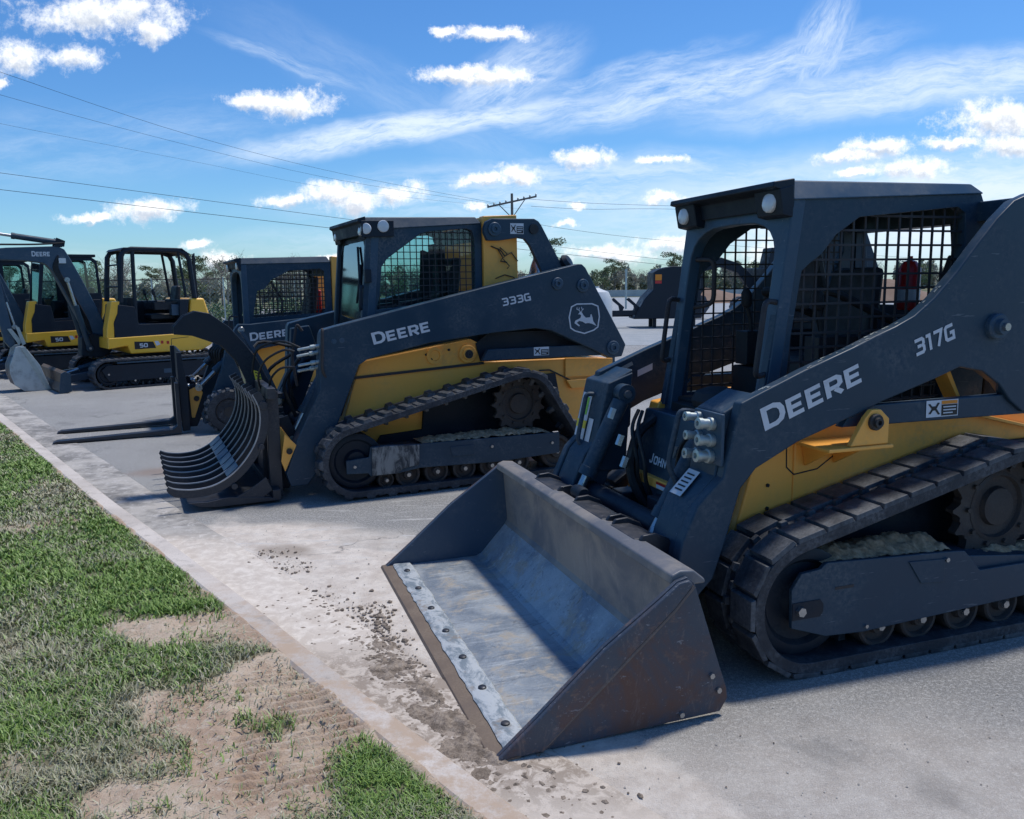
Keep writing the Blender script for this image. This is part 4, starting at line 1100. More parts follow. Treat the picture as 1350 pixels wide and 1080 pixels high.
        if not far:
            MB().cyl((1.71, .384, 1.995), (1.71, .37, 1.995), .04, n=24).build('link_bore', M['decalblk'], l_)
            warning_decal(l_, (1.50, 1.955), (1.62, 1.955), (1.50, 2.04), .3825, yellow=False)
            c_ = MB().lathe((2.02, .39, 1.73), (.4, -.5, .4), [(.05, -.04), (.07, 0), (.05, .03), (.0001, .035)], 14)
            c_.build('link_bushing', M['black'], l_)
            letters('DEERE', (.299, 1.117), (.744, 1.202), (.278, 1.205), .2472, M['white'], a_, XZ, .2, True)
            letters('333G', (1.362, 1.378), (1.612, 1.42), (1.35, 1.44), .2472, M['white'], a_, XZ, .19)
            deer_emblem(a_, (2.11, 1.262), .145, .128, .2468, XZ, .0)
            MB().cyl((.0, .249, 1.155), (.0, .2465, 1.155), .02, n=20).cyl((.06, .249, 1.16), (.06, .2465, 1.16), .02, n=20).build('worn_pads', M['bluelt'], a_)
            q = MB()
            for z, y_ in ((1.125, .30), (1.075, .34), (1.01, .30), (.965, .34)):
                q.lathe((-.09, y_, z), (-1, 0, -.15), [(.014, 0), (.014, .04), (.018, .045), (.018, .075), (.011, .08), (.011, .16), (.008, .17), (.0001, .17)], 12)
            q.build('hydraulic_coupling', M['fitting'], a_)
            handle(a_, [(-.07, .30, 1.235), (-.085, .235, 1.25), (-.10, .235, .95), (-.02, .30, .80), (-.10, .35, .62)], .011, 'hose_guard')
            handle(a_, [(-.16, .60, 1.22), (-.20, .60, 1.28), (-.25, .60, 1.02), (-.22, .60, .80)], .011, 'hose_guard')
    MB().cyl((-.10, .46, .42), (-.10, W - .46, .42), .06, n=20).build('torque_tube', M['black'], root)
    l = MB().prism([(1.20, .945), (1.25, 1.035), (2.33, 1.035), (2.38, .94)], .30, .35).build('lower_link', M['blue'], root, bev=.006)
    warning_decal(l, (1.66, .965), (1.80, .965), (1.66, 1.035), .2975, yellow=False)
    MB().prism([(1.25, 1.04), (2.3, 1.04), (2.0, 1.30), (1.25, 1.22)], .45, .50).build('inner_side_panel', M['black'], root)
    MB().prism([(1.22, .935), (2.42, .93), (2.3, 1.06), (2.0, 1.16), (1.3, 1.16), (1.18, 1.08)], .39, .3995).build('recess_shade_panel', M['black'], root)  # flat black plate, the dark of the recess put into its colour
    MB().prism([(1.20, .945), (1.25, 1.035), (2.33, 1.035), (2.38, .94)], W - .35, W - .30).build('lower_link', M['blue'], root, bev=.006)
    # front tower
    MB().prism([(.06, .30), (.18, .30), (.26, 1.0), (.14, 1.0)], .5, W - .5).build('front_tower', M['black'], root, bev=.01)
    # cab
    C = dict(cy=(.5, 1.46),
             side=[(.26, 1.0), (.28, 1.29), (.345, 1.985), (1.298, 2.04), (1.298, 1.0)],
             hole=[(.40, 1.37), (.43, 1.48), (.455, 1.70), (.50, 1.76), (.60, 1.83), (.78, 1.955), (.86, 1.975), (1.16, 2.0), (1.215, 1.98), (1.235, 1.90), (1.235, 1.50), (1.2, 1.44)],
             hoop_z=(.95, 1.98), front_x=lambda z: .335 + (z - 1.3) * .09, rear_x=1.29, rear_z=(1.0, 2.02), post=.07,
             rear_hole=[(.62, 1.46), (1.34, 1.46), (1.34, 1.90), (.62, 1.90)],
             roof_x=(.33, 1.297), roof_z=(1.975, 2.04), roof_t=.10, rt2=.55, visor=.055, side_lights=(.47,), side_box=(.30, .555))
    cab = make_cab(root, C)
    guard(cab, C['hole'], .508, .006, .052, .0065, off=.004)
    gl = MB().poly(C['hole'], .535); gl.build('side_window', M['glass'], cab)
    gl = MB().poly(C['hole'], 1.43); gl.build('side_window', M['glass'], cab)
    f = C['front_x']
    dpoly = [(.56, 1.02), (1.40, 1.02), (1.40, 1.82), (1.30, 1.92), (.66, 1.92), (.56, 1.82)]
    def DM(a, b_, d): return (f(b_) - .016 + d, a, b_)
    dg = MB().prism(dpoly, -.010, -.002, DM).build('door', M['glassfront'], cab)
    MB().ribbon(dpoly, .035, -.013, DM, True).build('door_frame', M['black'], dg)
    w_ = MB().tube([(f(1.9) - .04, .80, 1.86), (f(1.6) - .045, .66, 1.60), (f(1.4) - .04, .72, 1.42)], .010).tube([(f(1.8) - .045, .70, 1.72), (f(1.5) - .05, .62, 1.36)], .012)
    w_.build('wiper', M['black'], dg)
    handle(dg, [(f(1.55) - .02, .52, 1.55), (f(1.55) - .07, .51, 1.55), (f(1.4) - .07, .51, 1.38), (f(1.4) - .02, .52, 1.38)], .014, 'door_handle', 'black')
    MB().box(f(1.6) - .05, f(1.6) - .0, .47, .53, 1.58, 1.68).build('door_hinge', M['black'], dg, bev=.004)
    MB().box(.5, 1.25, .56, 1.40, 1.0, 1.16).build('cab_floor_pan', M['interior'], cab)
    seat(cab, .86, .98, 1.16, 1.0)
    for yv in (.66, 1.30):
        jo = MB()
        jo.box(.55, .95, yv - .05, yv + .05, 1.16, 1.34); jo.lathe((.60, yv, 1.34), (0, 0, 1), [(.012, 0), (.012, .05), (.028, .07), (.02, .13), (.0001, .14)], 12)
        jo.build('joystick_console', M['interior'], cab)
    MB().prism([(.84, 1.40), (.92, 1.42), (.96, 1.80), (.86, 1.84)], .70, .78).prism([(1.05, 1.40), (1.13, 1.40), (1.10, 1.9), (1.04, 1.9)], .85, 1.1).build('headrest_bars', M['interior'], cab, bev=.01)
    # cylinders and hoses of the front linkage
    cylinder_ram(root, (.02, .52, .98), (-.30, .52, .42), .045, .66, 'tilt_cylinder')
    cylinder_ram(root, (.02, W - .52, .98), (-.30, W - .52, .42), .045, .66, 'tilt_cylinder')
    h = HoseSet()
    h.tube([(-.28, .30, 1.09), (-.36, .32, 1.10), (-.48, .40, 1.02), (-.52, .48, .88), (-.46, .55, .72)], .0085)
    h.tube([(-.28, .30, .975), (-.38, .32, .97), (-.45, .38, .88), (-.43, .50, .74), (-.38, .56, .66)], .0085)
    h.tube([(-.20, .50, 1.10), (-.33, .60, 1.15), (-.48, .75, 1.08), (-.52, .8, .9)], .0085)
    h.tube([(-.15, .8, 1.0), (-.25, .8, .85), (-.20, .8, .6)], .014).tube([(-.18, .7, 1.0), (-.30, .72, .8), (-.22, .7, .55)], .014)
    h.tube([(-.15, 1.2, 1.0), (-.35, 1.2, .85), (-.25, 1.2, .6)], .014).tube([(-.1, 1.35, 1.05), (-.4, 1.3, 1.1), (-.5, 1.1, .9)], .012)
    h.build_all(root)
    # quick coupler
    cp = MB().box(-.44, -.36, .50, W - .50, .06, .12).box(-.40, -.33, .50, W - .50, .50, .58)
    for yv in (.48, .66, 1.30, 1.48): cp.prism([(-.44, .04), (-.34, .04), (-.26, .20), (-.26, .45), (-.32, .60), (-.40, .58)], yv, yv + .025)
    c_ = cp.build('coupler_plate', M['black'], root, bev=.005)
    yp = MB().prism([(-.39, .50), (-.31, .41), (-.40, .22), (-.425, .30)], .24, .2495, XZ)
    yp.prism([(-.385, .52), (-.31, .41), (-.395, .22), (-.42, .24)], .44, .478)
    yp.build('coupler_ear', M['yellow'], c_, bev=.004)
    MB().cyl((-.365, .238, .37), (-.365, .225, .37), .022).build('ear_pin', M['decalblk'], c_)
    MB().cyl((-.33, .30, .13), (-.33, .26, .13), .03, n=12).build('latch_pin', M['steel'], c_)
    # ---------------- root grapple
    y0g, y1g = .22, 1.72
    bf = MB()
    for yv in (y0g + .10, .62, 1.25, y1g - .14):
        bf.prism([(-.46, .02), (-.41, .02), (-.41, .80), (-.46, .84), (-.50, .80), (-.50, .10)], yv, yv + .05)
    bf.box(-.50, -.44, y0g, y1g, .76, .84).box(-.50, -.44, y0g, y1g, .02, .10).box(-.465, -.455, .60, 1.35, .10, .76)
    g = bf.build('grapple_frame', M['rake'], root, bev=.005)
    prof = [(-1.195, .20), (-1.14, .175), (-1.03, .160), (-.90, .175), (-.78, .235), (-.68, .33), (-.60, .45), (-.56, .58), (-.56, .70), (-.60, .80)]
    n = 8
    def sm(ps, k=5):
        out = []
        N = len(ps)
        for i in range(N - 1):
            p0 = ps[max(i - 1, 0)]; p1 = ps[i]; p2 = ps[i + 1]; p3 = ps[min(i + 2, N - 1)]
            for j in range(k):
                t = j / k
                out.append(tuple(.5 * (2 * b_ + (c - a) * t + (2 * a - 5 * b_ + 4 * c - d) * t * t + (-a + 3 * b_ - 3 * c + d) * t ** 3) for a, b_, c, d in zip(p0, p1, p2, p3)))
        out.append(ps[-1]); return out
    pr = sm(prof)
    def offp(ps, w):
        o = []
        for i, p in enumerate(ps):
            a = ps[max(i - 1, 0)]; b_ = ps[min(i + 1, len(ps) - 1)]; t = Vector((b_[0] - a[0], b_[1] - a[1])).normalized()
            k = w * min(1, .45 + i / 9)
            o.append((p[0] + t.y * k, p[1] - t.x * k))
        return o
    for i in range(n):
        y = y0g + .02 + (y1g - y0g - .06) * i / (n - 1)
        th = .012
        out = offp(pr, .058)
        tn = MB().prism(pr + out[::-1], y, y + th).build('rake_tine', M['rake'], g)
        MB().prism(offp(pr, -.0035) + offp(pr, .004)[::-1], y - .002, y + th + .002).build('tine_edge', M['rakeedge'], tn)
    # skid plate under the tines and cross bars
    sk = MB().prism([(-1.08, .075), (-.95, .065), (-.80, .085), (-.52, .05), (-.46, .02), (-.88, .02), (-1.0, .035)], y0g - .002, y1g)
    sk.prism([(-.82, .05), (-.6, .03), (-.5, .10), (-.54, .20), (-.66, .12)], y0g + .003, y0g + .017)
    sk.cyl((-.76, y0g, .155), (-.76, y1g, .155), .022).cyl((-.56, y0g, .42), (-.56, y1g, .42), .022).cyl((-.53, y0g, .72), (-.53, y1g, .72), .03)
    sk.build('skid_plate', M['rake'], g, bev=.004)
    ed = MB()
    for i in range(n - 1):
        y = y0g + .02 + (y1g - y0g - .06) * i / (n - 1) + .02
        ed.prism([(-.80, .215), (-.72, .285), (-.725, .295), (-.805, .225)], y, y + .17)
    ed.build('brace_plate', M['bluelt'], g)
    # clamp arm: upper jaw
    cl = [(-1.06, 1.215), (-1.06, 1.27), (-.985, 1.35), (-.90, 1.385), (-.795, 1.364), (-.663, 1.261), (-.55, 1.12), (-.479, 1.017), (-.39, .83), (-.35, .70), (-.37, .58), (-.42, .50), (-.52, .52), (-.545, .62), (-.545, .719), (-.564, .841), (-.623, .994), (-.728, 1.117), (-.836, 1.163), (-.93, 1.20)]
    ja = MB().prism(cl, .86, .885).prism(cl, 1.02, 1.045)
    inn = [(x * .985 - .012, z * .985 + .014) for x, z in cl]
    ja.prism([(-1.0, 1.25), (-.97, 1.34), (-.90, 1.36), (-.80, 1.345), (-.68, 1.25), (-.57, 1.11), (-.50, 1.0), (-.42, .83), (-.39, .68), (-.51, .70), (-.53, .84), (-.59, 1.0), (-.70, 1.13), (-.82, 1.18)], .8855, 1.0195)
    j_ = ja.build('clamp_jaw', M['black'], root, bev=.006)
    MB().poly([(-.505, .92), (-.455, .90), (-.425, .74), (-.475, .75)], .8575).build('clamp_label', M['decalyel'], j_)
    t = MB()
    for i in range(6): t.ribbon([(-.492 + i * .006, .90 - i * .026), (-.455 + i * .005, .885 - i * .024)], .008, .8562)
    t.build('label_marks', M['decalblk'], j_)
    MB().prism([(-.46, 1.0), (-.33, .70), (-.30, .62), (-.28, .64), (-.40, .95), (-.55, 1.22), (-.58, 1.22)], .93, .975).build('clamp_link', M['bluelt'], j_)
    cylinder_ram(j_, (-.44, .95, .34), (-.62, .95, 1.10), .03, .6, 'clamp_cylinder', 'black')
    b_ = MB()
    for x, z in ((-.33, .66), (-.45, .52), (-.34, .60)): b_.cyl((x, .85, z), (x, 1.055, z), .028, n=16)
    b_.build('clamp_pin', M['rakeedge'], j_)
    MB().box(-.52, -.30, .80, 1.10, .58, .62).box(-.5, -.3, .80, 1.10, .70, .73).build('clamp_mount', M['rake'], g, bev=.004)
    return root
loader_b()

# ================================================================== wheeled skid steer with pallet forks
O3, A3 = (-3.062, 8.83, 0), R(25)
def loader_c():
    root = empty('skid_steer', O3, A3, 'wheeled skid steer with pallet forks on the asphalt, behind the grapple loader', 'loader')
    W = 1.7
    def wheel(x, y, s):
        r = .235
        t = MB().lathe((x, y, r), (0, s, 0), [(r * .55, -.24), (r * .9, -.24), (r, -.20), (r, -.03), (r * .93, 0), (r * .62, .0), (r * .58, -.01)], 36)
        for i in range(18):
            a = 2 * math.pi * i / 18
            for off, ya, yb in ((0, -.235, -.11), (.5, -.12, .0)):
                aa = a + off * 2 * math.pi / 18
                c = Vector((x + r * math.cos(aa), y, r + r * math.sin(aa))); nn = Vector((math.cos(aa), 0, math.sin(aa))); tt = Vector((-nn.z, 0, nn.x))
                q = []
                for hh in (-.012, .014):
                    for yv, e in ((ya, -1), (ya, 1), (yb, 1), (yb, -1)):
                        p = c + nn * hh + tt * (e * .018) + Vector((0, s * yv, 0)); q.append(tuple(p))
                t.hexa(q)
        o = t.build('tyre', M['rubber'], root, ang=35)
        rm = MB().lathe((x, y, r), (0, s, 0), [(r * .60, -.02), (r * .56, .002), (r * .50, -.03), (r * .25, -.035), (r * .22, -.005), (.0001, -.005)], 24)
        for i in range(8):
            a = 2 * math.pi * i / 8; rm.bolt((x + r * .36 * math.cos(a), y - s * .03, r + r * .36 * math.sin(a)), (0, s, 0), .012, .02)
        rm.build('wheel_rim', M['sprocket'], o)
    for x in (.01, .92):
        wheel(x, .0, -1); wheel(x, W, 1)
    lb = MB().prism([(.13, .25), (.20, .80), (.30, .92), (1.30, .95), (1.75, .90), (1.80, .35), (1.6, .20), (.2, .20)], .26, W - .26).build('lower_body', M['yellow'], root, bev=.015)
    MB().prism([(1.25, .95), (1.255, 1.90), (1.45, 1.88), (1.47, .95)], .28, .40).prism([(1.25, .95), (1.255, 1.90), (1.45, 1.88), (1.47, .95)], W - .40, W - .28).prism([(1.45, .95), (1.45, 1.40), (1.75, 1.3), (1.8, .95)], .35, W - .35).build('rear_tower', M['yellow'], root, bev=.01)
    handle(root, [(1.33, .28, 1.56), (1.31, .22, 1.56), (1.31, .22, 1.38), (1.33, .28, 1.38)], .013)
    C = dict(cy=(.30, 1.30), side=[(.25, .93), (.275, 1.2), (.265, 1.81), (1.245, 1.83), (1.245, .95)],
             hole=[(.36, 1.22), (.40, 1.45), (.42, 1.52), (.50, 1.54), (.58, 1.64), (.66, 1.68), (.78, 1.74), (1.12, 1.76), (1.17, 1.73), (1.17, 1.30), (1.14, 1.26)],
             hoop_z=(.93, 1.81), front_x=lambda z: .27, rear_x=1.24, rear_z=(.96, 1.81), post=.06,
             rear_hole=[(.42, 1.30), (1.18, 1.30), (1.18, 1.68), (.42, 1.68)],
             roof_x=(.255, 1.25), roof_z=(1.808, 1.828), roof_t=.07, visor=.07)
    cab = make_cab(root, C)
    guard(cab, C['hole'], .308, .006, .05, .009, off=.004)
    guard(cab, C['hole'], 1.28, .006, .05, .009, off=.004)
    seat(cab, .80, .80, 1.05)
    MB().box(.4, 1.2, .36, 1.24, .95, 1.08).build('cab_floor_pan', M['interior'], cab)
    MB().tube([(.60, .5, 1.62), (.72, .5, 1.40), (.70, .5, 1.25)], .012).build('lap_bar', M['grille'], cab)
    MB().box(1.08, 1.2, .62, .98, 1.10, 1.52).build('red_seat_cover', M['red'], cab, bev=.02)
    handle(cab, [(.20, .31, 1.24), (.10, .31, 1.25), (.10, .31, 1.10), (.16, .31, 1.04)], .010)
    arm = [(.14, 1.12), (.18, 1.165), (.30, 1.16), (1.25, 1.24), (1.50, 1.42), (1.72, 1.40), (1.85, 1.2), (1.80, .95), (1.5, .98), (1.25, 1.03), (.72, .935), (.408, .888), (.24, .80), (.19, .60), (.15, .42), (-.15, .12), (-.24, .10), (-.26, .20), (-.12, .45), (-.02, .70), (.04, .95)]
    for ya, yb in ((.14, .25), (W - .25, W - .14)):
        a_ = MB().prism(arm, ya, yb).build('lift_arm', M['blue'], root, bev=.008)
        if ya < .2:
            letters('DEERE', (.29, .975), (.70, 1.02), (.285, 1.065), .1372, M['white'], a_, XZ, .2, True)
            b_ = MB(); pin_boss(b_, .20, 1.10, .14, .035); b_.build('pivot_pin', M['steel'], a_)
    cylinder_ram(root, (.20, .32, .92), (-.26, .32, .48), .04, .6, 'tilt_cylinder')
    cylinder_ram(root, (.20, W - .32, .92), (-.26, W - .32, .48), .04, .6, 'tilt_cylinder')
    h = HoseSet()
    for k in range(5): h.tube([(.05, .3 + k * .08, .95), (-.02 - .02 * k, .3 + k * .08, .85), (.0, .35 + k * .06, .65), (.1, .4, .55)], .013)
    h.build_all(root)
    # fork carriage
    fc = MB()
    for yv in (.18, .98): pass
    fc.box(-.44, -.40, .22, W - .22, .06, .14).box(-.44, -.40, .22, W - .22, .42, .50).box(-.43, -.41, .35, W - .35, .50, .88)
    for yv in (.20, W - .25): fc.prism([(-.46, .03), (-.38, .03), (-.38, .50), (-.42, .88), (-.47, .88), (-.47, .5)], yv, yv + .05)
    fc.prism([(-.40, .05), (-.30, .05), (-.20, .25), (-.22, .46), (-.30, .52), (-.40, .50)], .34, .38).prism([(-.40, .05), (-.30, .05), (-.20, .25), (-.22, .46), (-.30, .52), (-.40, .50)], W - .38, W - .34)
    f_ = fc.build('fork_carriage', M['black'], root, bev=.005)
    MB().prism([(-.36, .46), (-.26, .50), (-.22, .42), (-.32, .15), (-.35, .15)], .325, .339).build('coupler_ear', M['yellow'], f_, bev=.003)
    MB().cyl((-.29, .325, .36), (-.29, .31, .36), .03, n=12).build('ear_pin', M['decalblk'], f_)
    b_ = MB()
    for x, z in ((-.36, .50), (-.25, .47), (-.30, .56)): b_.lathe((x, .35, z), (-.5, -.6, .4), [(.02, -.03), (.024, .02), (.014, .03), (.014, .05), (.0001, .05)], 10)
    b_.build('hose_fitting', M['steel'], f_)
    for yv in (.15, .84):
        fk = MB().prism([(-.47, .02), (-.50, .02), (-1.68, .012), (-1.70, .02), (-1.66, .035), (-.56, .062), (-.51, .10), (-.51, .56), (-.472, .56)], yv, yv + .12)
        fk.build('pallet_fork', M['rake'], root, bev=.004)
    return root
loader_c()
# ================================================================== compact excavators
def excavator(loc, ang, label, canopy=True, stickdx=0.0, detail=True, third=False):
    root = empty('excavator', loc, ang, label, 'excavator', 'compact excavators parked in a row')
    Yc = .95
    for ya, yb in ((0, .38), (1.5, 1.88)):
        make_track(root, [(.12, .235, .245), (2.05, .235, .245)], ya, yb, th=.03, pitch=.1, lug=.012, style='row')
        fr = MB().prism([(.02, .30), (.10, .38), (2.05, .38), (2.16, .28), (2.05, .12), (.12, .12)], ya + .05, yb - .05)
        f = fr.build('track_frame', M['black'], root, bev=.006)
        if ya == 0:
            MB().poly([(.95, .20), (1.14, .20), (1.14, .27), (.95, .27)], ya + .047).build('small_label', M['bluelt'], f)
            MB().prism([(.25, .40), (1.9, .40), (1.9, .425), (.25, .425)], ya + .02, ya + .06).build('track_guide', M['bluelt'], f)
        for x, r in ((.12, .17), (2.05, .17)):
            make_wheel(root, (x, .235), r, ya + .07, yb - .07, 'idler_wheel', 'black')
        for i in range(4): make_wheel(root, (.5 + i * .38, .115), .07, ya + .06, yb - .06, 'track_roller', 'black')
    MB().box(.45, 1.6, .38, 1.5, .22, .46).cyl((1.0, Yc, .46), (1.0, Yc, .56), .42, n=28).build('undercarriage_frame', M['black'], root, bev=.01)
    # dozer blade with its arms
    bl = MB().prism([(-.44, .02), (-.56, -.0), (-.60, .03), (-.53, .14), (-.54, .30), (-.50, .34), (-.44, .30)], .02, 1.86)
    b_ = bl.build('dozer_blade', M['edgebr'], root, bev=.006)
    MB().prism([(-.56, .30), (-.50, .335), (-.43, .30), (-.43, .02), (-.57, .0), (-.60, .03)], -.005, .018).build('blade_side', M['blue'], b_, bev=.004)
    ar = MB()
    for yv in (.45, 1.35): ar.prism([(-.45, .10), (-.45, .22), (.5, .34), (.5, .24)], yv, yv + .09)
    ar.build('blade_arm', M['blue'], b_, bev=.006)
    cylinder_ram(b_, (.3, .92, .42), (-.42, .92, .2), .04, .6, 'blade_cylinder', 'blue')
    # upper structure
    y0, y1 = .18, 1.70
    deck = [(.18, .60), (.20, .70), (.46, .69), (.50, .53), (1.62, .53), (1.80, .62), (1.86, .75), (1.84, .82), (1.40, .80), (.30, .78), (.17, .80)]
    d = MB().prism([(.17, .62), (.46, .66), (.50, .53), (1.62, .53), (1.80, .62), (1.86, .80), (1.84, .84), (.18, .80)], y0, y1)
    house = d.build('upper_body', M['yellowbr'], root, bev=.03, seg=3)
    # front corner and rear counterweight
    MB().prism([(.17, .79), (.18, .94), (.275, 1.37), (.40, 1.37), (.36, 1.19), (.295, 1.05), (.28, .79)], y0 + .02, y0 + .30).build('front_cowl', M['yellowbr'], house, bev=.012)
    cw = MB()
    ol = [(1.40, .80), (1.44, .90), (1.50, 1.40), (1.73, 1.395), (1.80, 1.12), (1.86, .84)]
    cw.prism(ol, y0 + .03, y1 - .03)
    cw.build('engine_cover', M['yellowbr'], house, bev=.035, seg=3)
    MB().poly([(.563, .60), (.89, .605), (.85, .712), (.563, .725)], y0 - .0025).build('decal_panel', M['decalblk'], house)
    letters('50', (.64, .625), (.76, .627), (.64, .69), y0 - .0045, M['white'], house, XZ, .22)
    MB().poly([(.90, .64), (.96, .66), (.93, .715), (.87, .72)], y0 - .003).build('deer_patch', M['white'], house)
    MB().poly([(.97, .67), (1.01, .67), (1.01, .72), (.97, .72)], y0 - .003).poly([(1.06, .66), (1.10, .66), (1.10, .71), (1.06, .71)], y0 - .003).build('small_decal', M['red'], house)
    MB().ribbon([(1.13, .56), (1.14, .74), (1.42, .76)], .008, y0 - .002).build('door_seam', M['interior'], house)
    # operator floor and skirt
    MB().prism([(.29, .80), (.285, 1.02), (.35, 1.18), (.37, 1.32), (.62, 1.28), (.66, 1.0), (1.30, 1.0), (1.32, 1.38), (1.47, 1.38), (1.40, .90), (1.36, .80)], y0 + .01, 1.05).build('operator_platform', M['black'], root, bev=.01)
    MB().box(.6, 1.45, 1.06, 1.62, .80, 1.36).build('side_tank_cover', M['interior'], root, bev=.03)
    seat(root, 1.10, .62, 1.05, .9)
    j = MB()
    for yv in (.36, .90):
        j.box(.95, 1.40, yv - .06, yv + .06, 1.22, 1.34); j.tube([(1.0, yv, 1.34), (.97, yv, 1.46)], .012); j.lathe((.97, yv, 1.45), (-.2, 0, 1), [(.015, 0), (.03, .03), (.02, .1), (.0001, .11)], 10)
    for yv in (.54, .66): j.tube([(.72, yv, 1.05), (.66, yv, 1.30), (.74, yv, 1.46)], .013)
    j.box(.55, .68, .35, .85, 1.10, 1.42)
    j.build('control_levers', M['interior'], root)
    MB().box(1.2, 1.38, .25, .42, 1.12, 1.30).build('document_box', M['bluelt'], root, bev=.01)
    if canopy:
        cp = MB()
        P = .042
        for yv in (.24, 1.16):
            cp.tube([(.42, yv, 1.36), (.455, yv, 1.80), (.485, yv, 2.08), (.53, yv, 2.16), (.64, yv, 2.19), (1.35, yv, 2.18), (1.48, yv, 2.13), (1.53, yv, 2.03), (1.58, yv, 1.40)], P, 8)
            cp.tube([(.655, yv, 2.17), (.625, yv, .90)], .032, 8)
            cp.tube([(1.36, yv, 2.15), (1.40, yv, 1.80), (1.44, yv, 1.42)], .022, 8)
        cp.tube([(.44, .24, 1.60), (.44, 1.16, 1.60)], .014).tube([(.47, .24, 1.95), (.47, 1.16, 1.95)], .014)
        c_ = cp.build('canopy_frame', M['black'], root)
        MB().prism([(.47, 2.17), (.52, 2.215), (1.42, 2.215), (1.53, 2.13), (1.53, 2.11), (1.42, 2.185), (.52, 2.185)], .20, 1.20).build('canopy_roof', M['black'], c_, bev=.01)
        MB().prism([(1.57, 1.38), (1.64, 1.38), (1.63, 2.14), (1.60, 2.10)], .24, .30).build('exhaust_post', M['interior'], c_)
    else:
        side = [(.40, 1.0), (.42, 1.36), (.52, 2.12), (.60, 2.17), (1.36, 2.17), (1.46, 2.10), (1.50, 1.38), (1.44, 1.0)]
        h1 = [(.48, 1.36), (.58, 2.08), (.90, 2.10), (.90, 1.05), (.60, 1.04), (.50, 1.2)]
        h2 = [(.98, 1.50), (.98, 2.10), (1.36, 2.10), (1.42, 2.04), (1.44, 1.50)]
        cb = MB().prism(side, .20, .24, XZ, [h1, h2]).prism(side, 1.16, 1.20, XZ, [h1, h2]).box(.48, 1.44, .18, 1.22, 2.165, 2.215)
        c_ = cb.build('cab_shell', M['black'], root, bev=.01)
        for hh_, yy_ in ((h1, .222), (h2, .2225), (h1, 1.18), (h2, 1.1805)): MB().poly(hh_, yy_).build('cab_glass', M['glass'], c_)
        MB().hexa([(.41, .24, 1.05), (.42, .24, 1.05), (.42, 1.16, 1.05), (.41, 1.16, 1.05), (.525, .24, 2.10), (.535, .24, 2.10), (.535, 1.16, 2.10), (.525, 1.16, 2.10)]).build('windscreen', M['glassfront'], c_)
    # boom, stick and bucket in one vertical plane
    yb0, yb1 = .85, 1.05
    sw = MB().prism([(-.10, .50), (.20, .46), (.36, .55), (.34, .80), (.10, .86), (-.08, .80)], .80, 1.10)
    sw.build('swing_bracket', M['black'], root, bev=.015)
    boom = [(.30, .62), (.0, .60), (-.02, .92), (-.15, 1.25), (-.40, 1.86), (-.47, 1.95), (-.53, 1.985), (-.75, 2.015), (-1.22, 2.035), (-1.27, 2.10), (-1.22, 2.19), (-1.0, 2.215), (-.30, 2.25), (-.20, 2.20), (-.14, 2.08), (.02, 1.72), (.26, 1.10), (.34, .80)]
    bo = MB().prism(boom, yb0, yb1).build('boom', M['bluelt'], root, bev=.015)  # lighter slate copy, the boom's lit tone put into the colour
    letters('DEERE', (-.665, 2.085), (-.415, 2.09), (-.665, 2.165), yb0 - .003, M['white'], bo, XZ, .22, True)
    cylinder_ram(bo, (-.26, Yc, 2.31), (-1.10, Yc, 2.43), .045, .75, 'stick_cylinder')
    MB().prism([(-.34, 2.24), (-.20, 2.24), (-.18, 2.33), (-.30, 2.38)], .84, .88).prism([(-.34, 2.24), (-.20, 2.24), (-.18, 2.33), (-.30, 2.38)], 1.02, 1.06).build('cylinder_lug', M['black'], bo)
    for yv in (.76, 1.14):
        cylinder_ram(bo, (.02, yv, .62), (-.22, yv, 1.72), .042, .62, 'boom_cylinder')
    h = HoseSet()
    for k in range(4):
        h.tube([(.10, .80 + .02 * k, .80), (-.08 + .03 * k, .835, 1.15), (-.26 + .02 * k, .835, 1.62), (-.38 + .02 * k, .84, 1.90), (-.30, .845, 2.10)], .014)
    h.tube([(-.20, .84, 2.30), (-.6, .84, 2.27), (-1.1, .84, 2.26)], .014)
    h.build_all(bo)
    MB().box(-.30, -.20, .82, .85, 1.98, 2.06).build('boom_light', M['lens'], bo)
    st = [(-1.12, 2.40), (-1.22, 2.38), (-1.33, 2.10), (-1.28, 1.6), (-1.14, .78), (-1.08, .68), (-1.0, .74), (-1.03, 1.0), (-1.12, 1.7), (-1.14, 2.05)]
    s_ = MB().prism(st, yb0 + .02, yb1 - .02).build('stick', M['bluelt'], root, bev=.012)
    cylinder_ram(s_, (-1.20, Yc - .0, 2.0), (-.98, Yc, 1.0), .038, .6, 'bucket_cylinder')
    MB().prism([(-1.10, .98), (-1.04, .98), (-.92, .78), (-.96, .72)], yb0 - .03, yb0).prism([(-.99, 1.02), (-.94, 1.0), (-.87, .74), (-.92, .72)], yb0 - .055, yb0 - .03).build('bucket_link', M['fitting'], s_)
    bk = [(-1.03, .70), (-.93, .72), (-.87, .65), (-.72, .40), (-.66, .20), (-.60, .03), (-.62, .0), (-.80, .0), (-.97, .015), (-1.09, .12), (-1.14, .30), (-1.13, .42), (-1.08, .54)]
    inn = [(-.74, .36), (-.69, .20), (-.80, .06), (-.95, .05), (-1.05, .14), (-1.10, .30), (-1.06, .46), (-.96, .55), (-.86, .52)]
    q = MB().prism(bk[:7] + [(-.70, .02), (-.90, .52)], .70, .715)
    bkt = MB().prism(bk, .70, .72).build('bucket', M['edgelt'], root, bev=.006)
    MB().prism(bk, 1.18, 1.20).build('side_plate', M['edgelt'], bkt)
    shell = bk[5:] ; outs = bk[6:]
    o2 = [(x * .985 - .012, z * .97 + .01) for x, z in outs]
    MB().prism(outs + [( x + .022 * (1 if x < -.9 else 0), z + .018) for x, z in outs][::-1], .72, 1.18).build('bucket_shell', M['rust'], bkt)
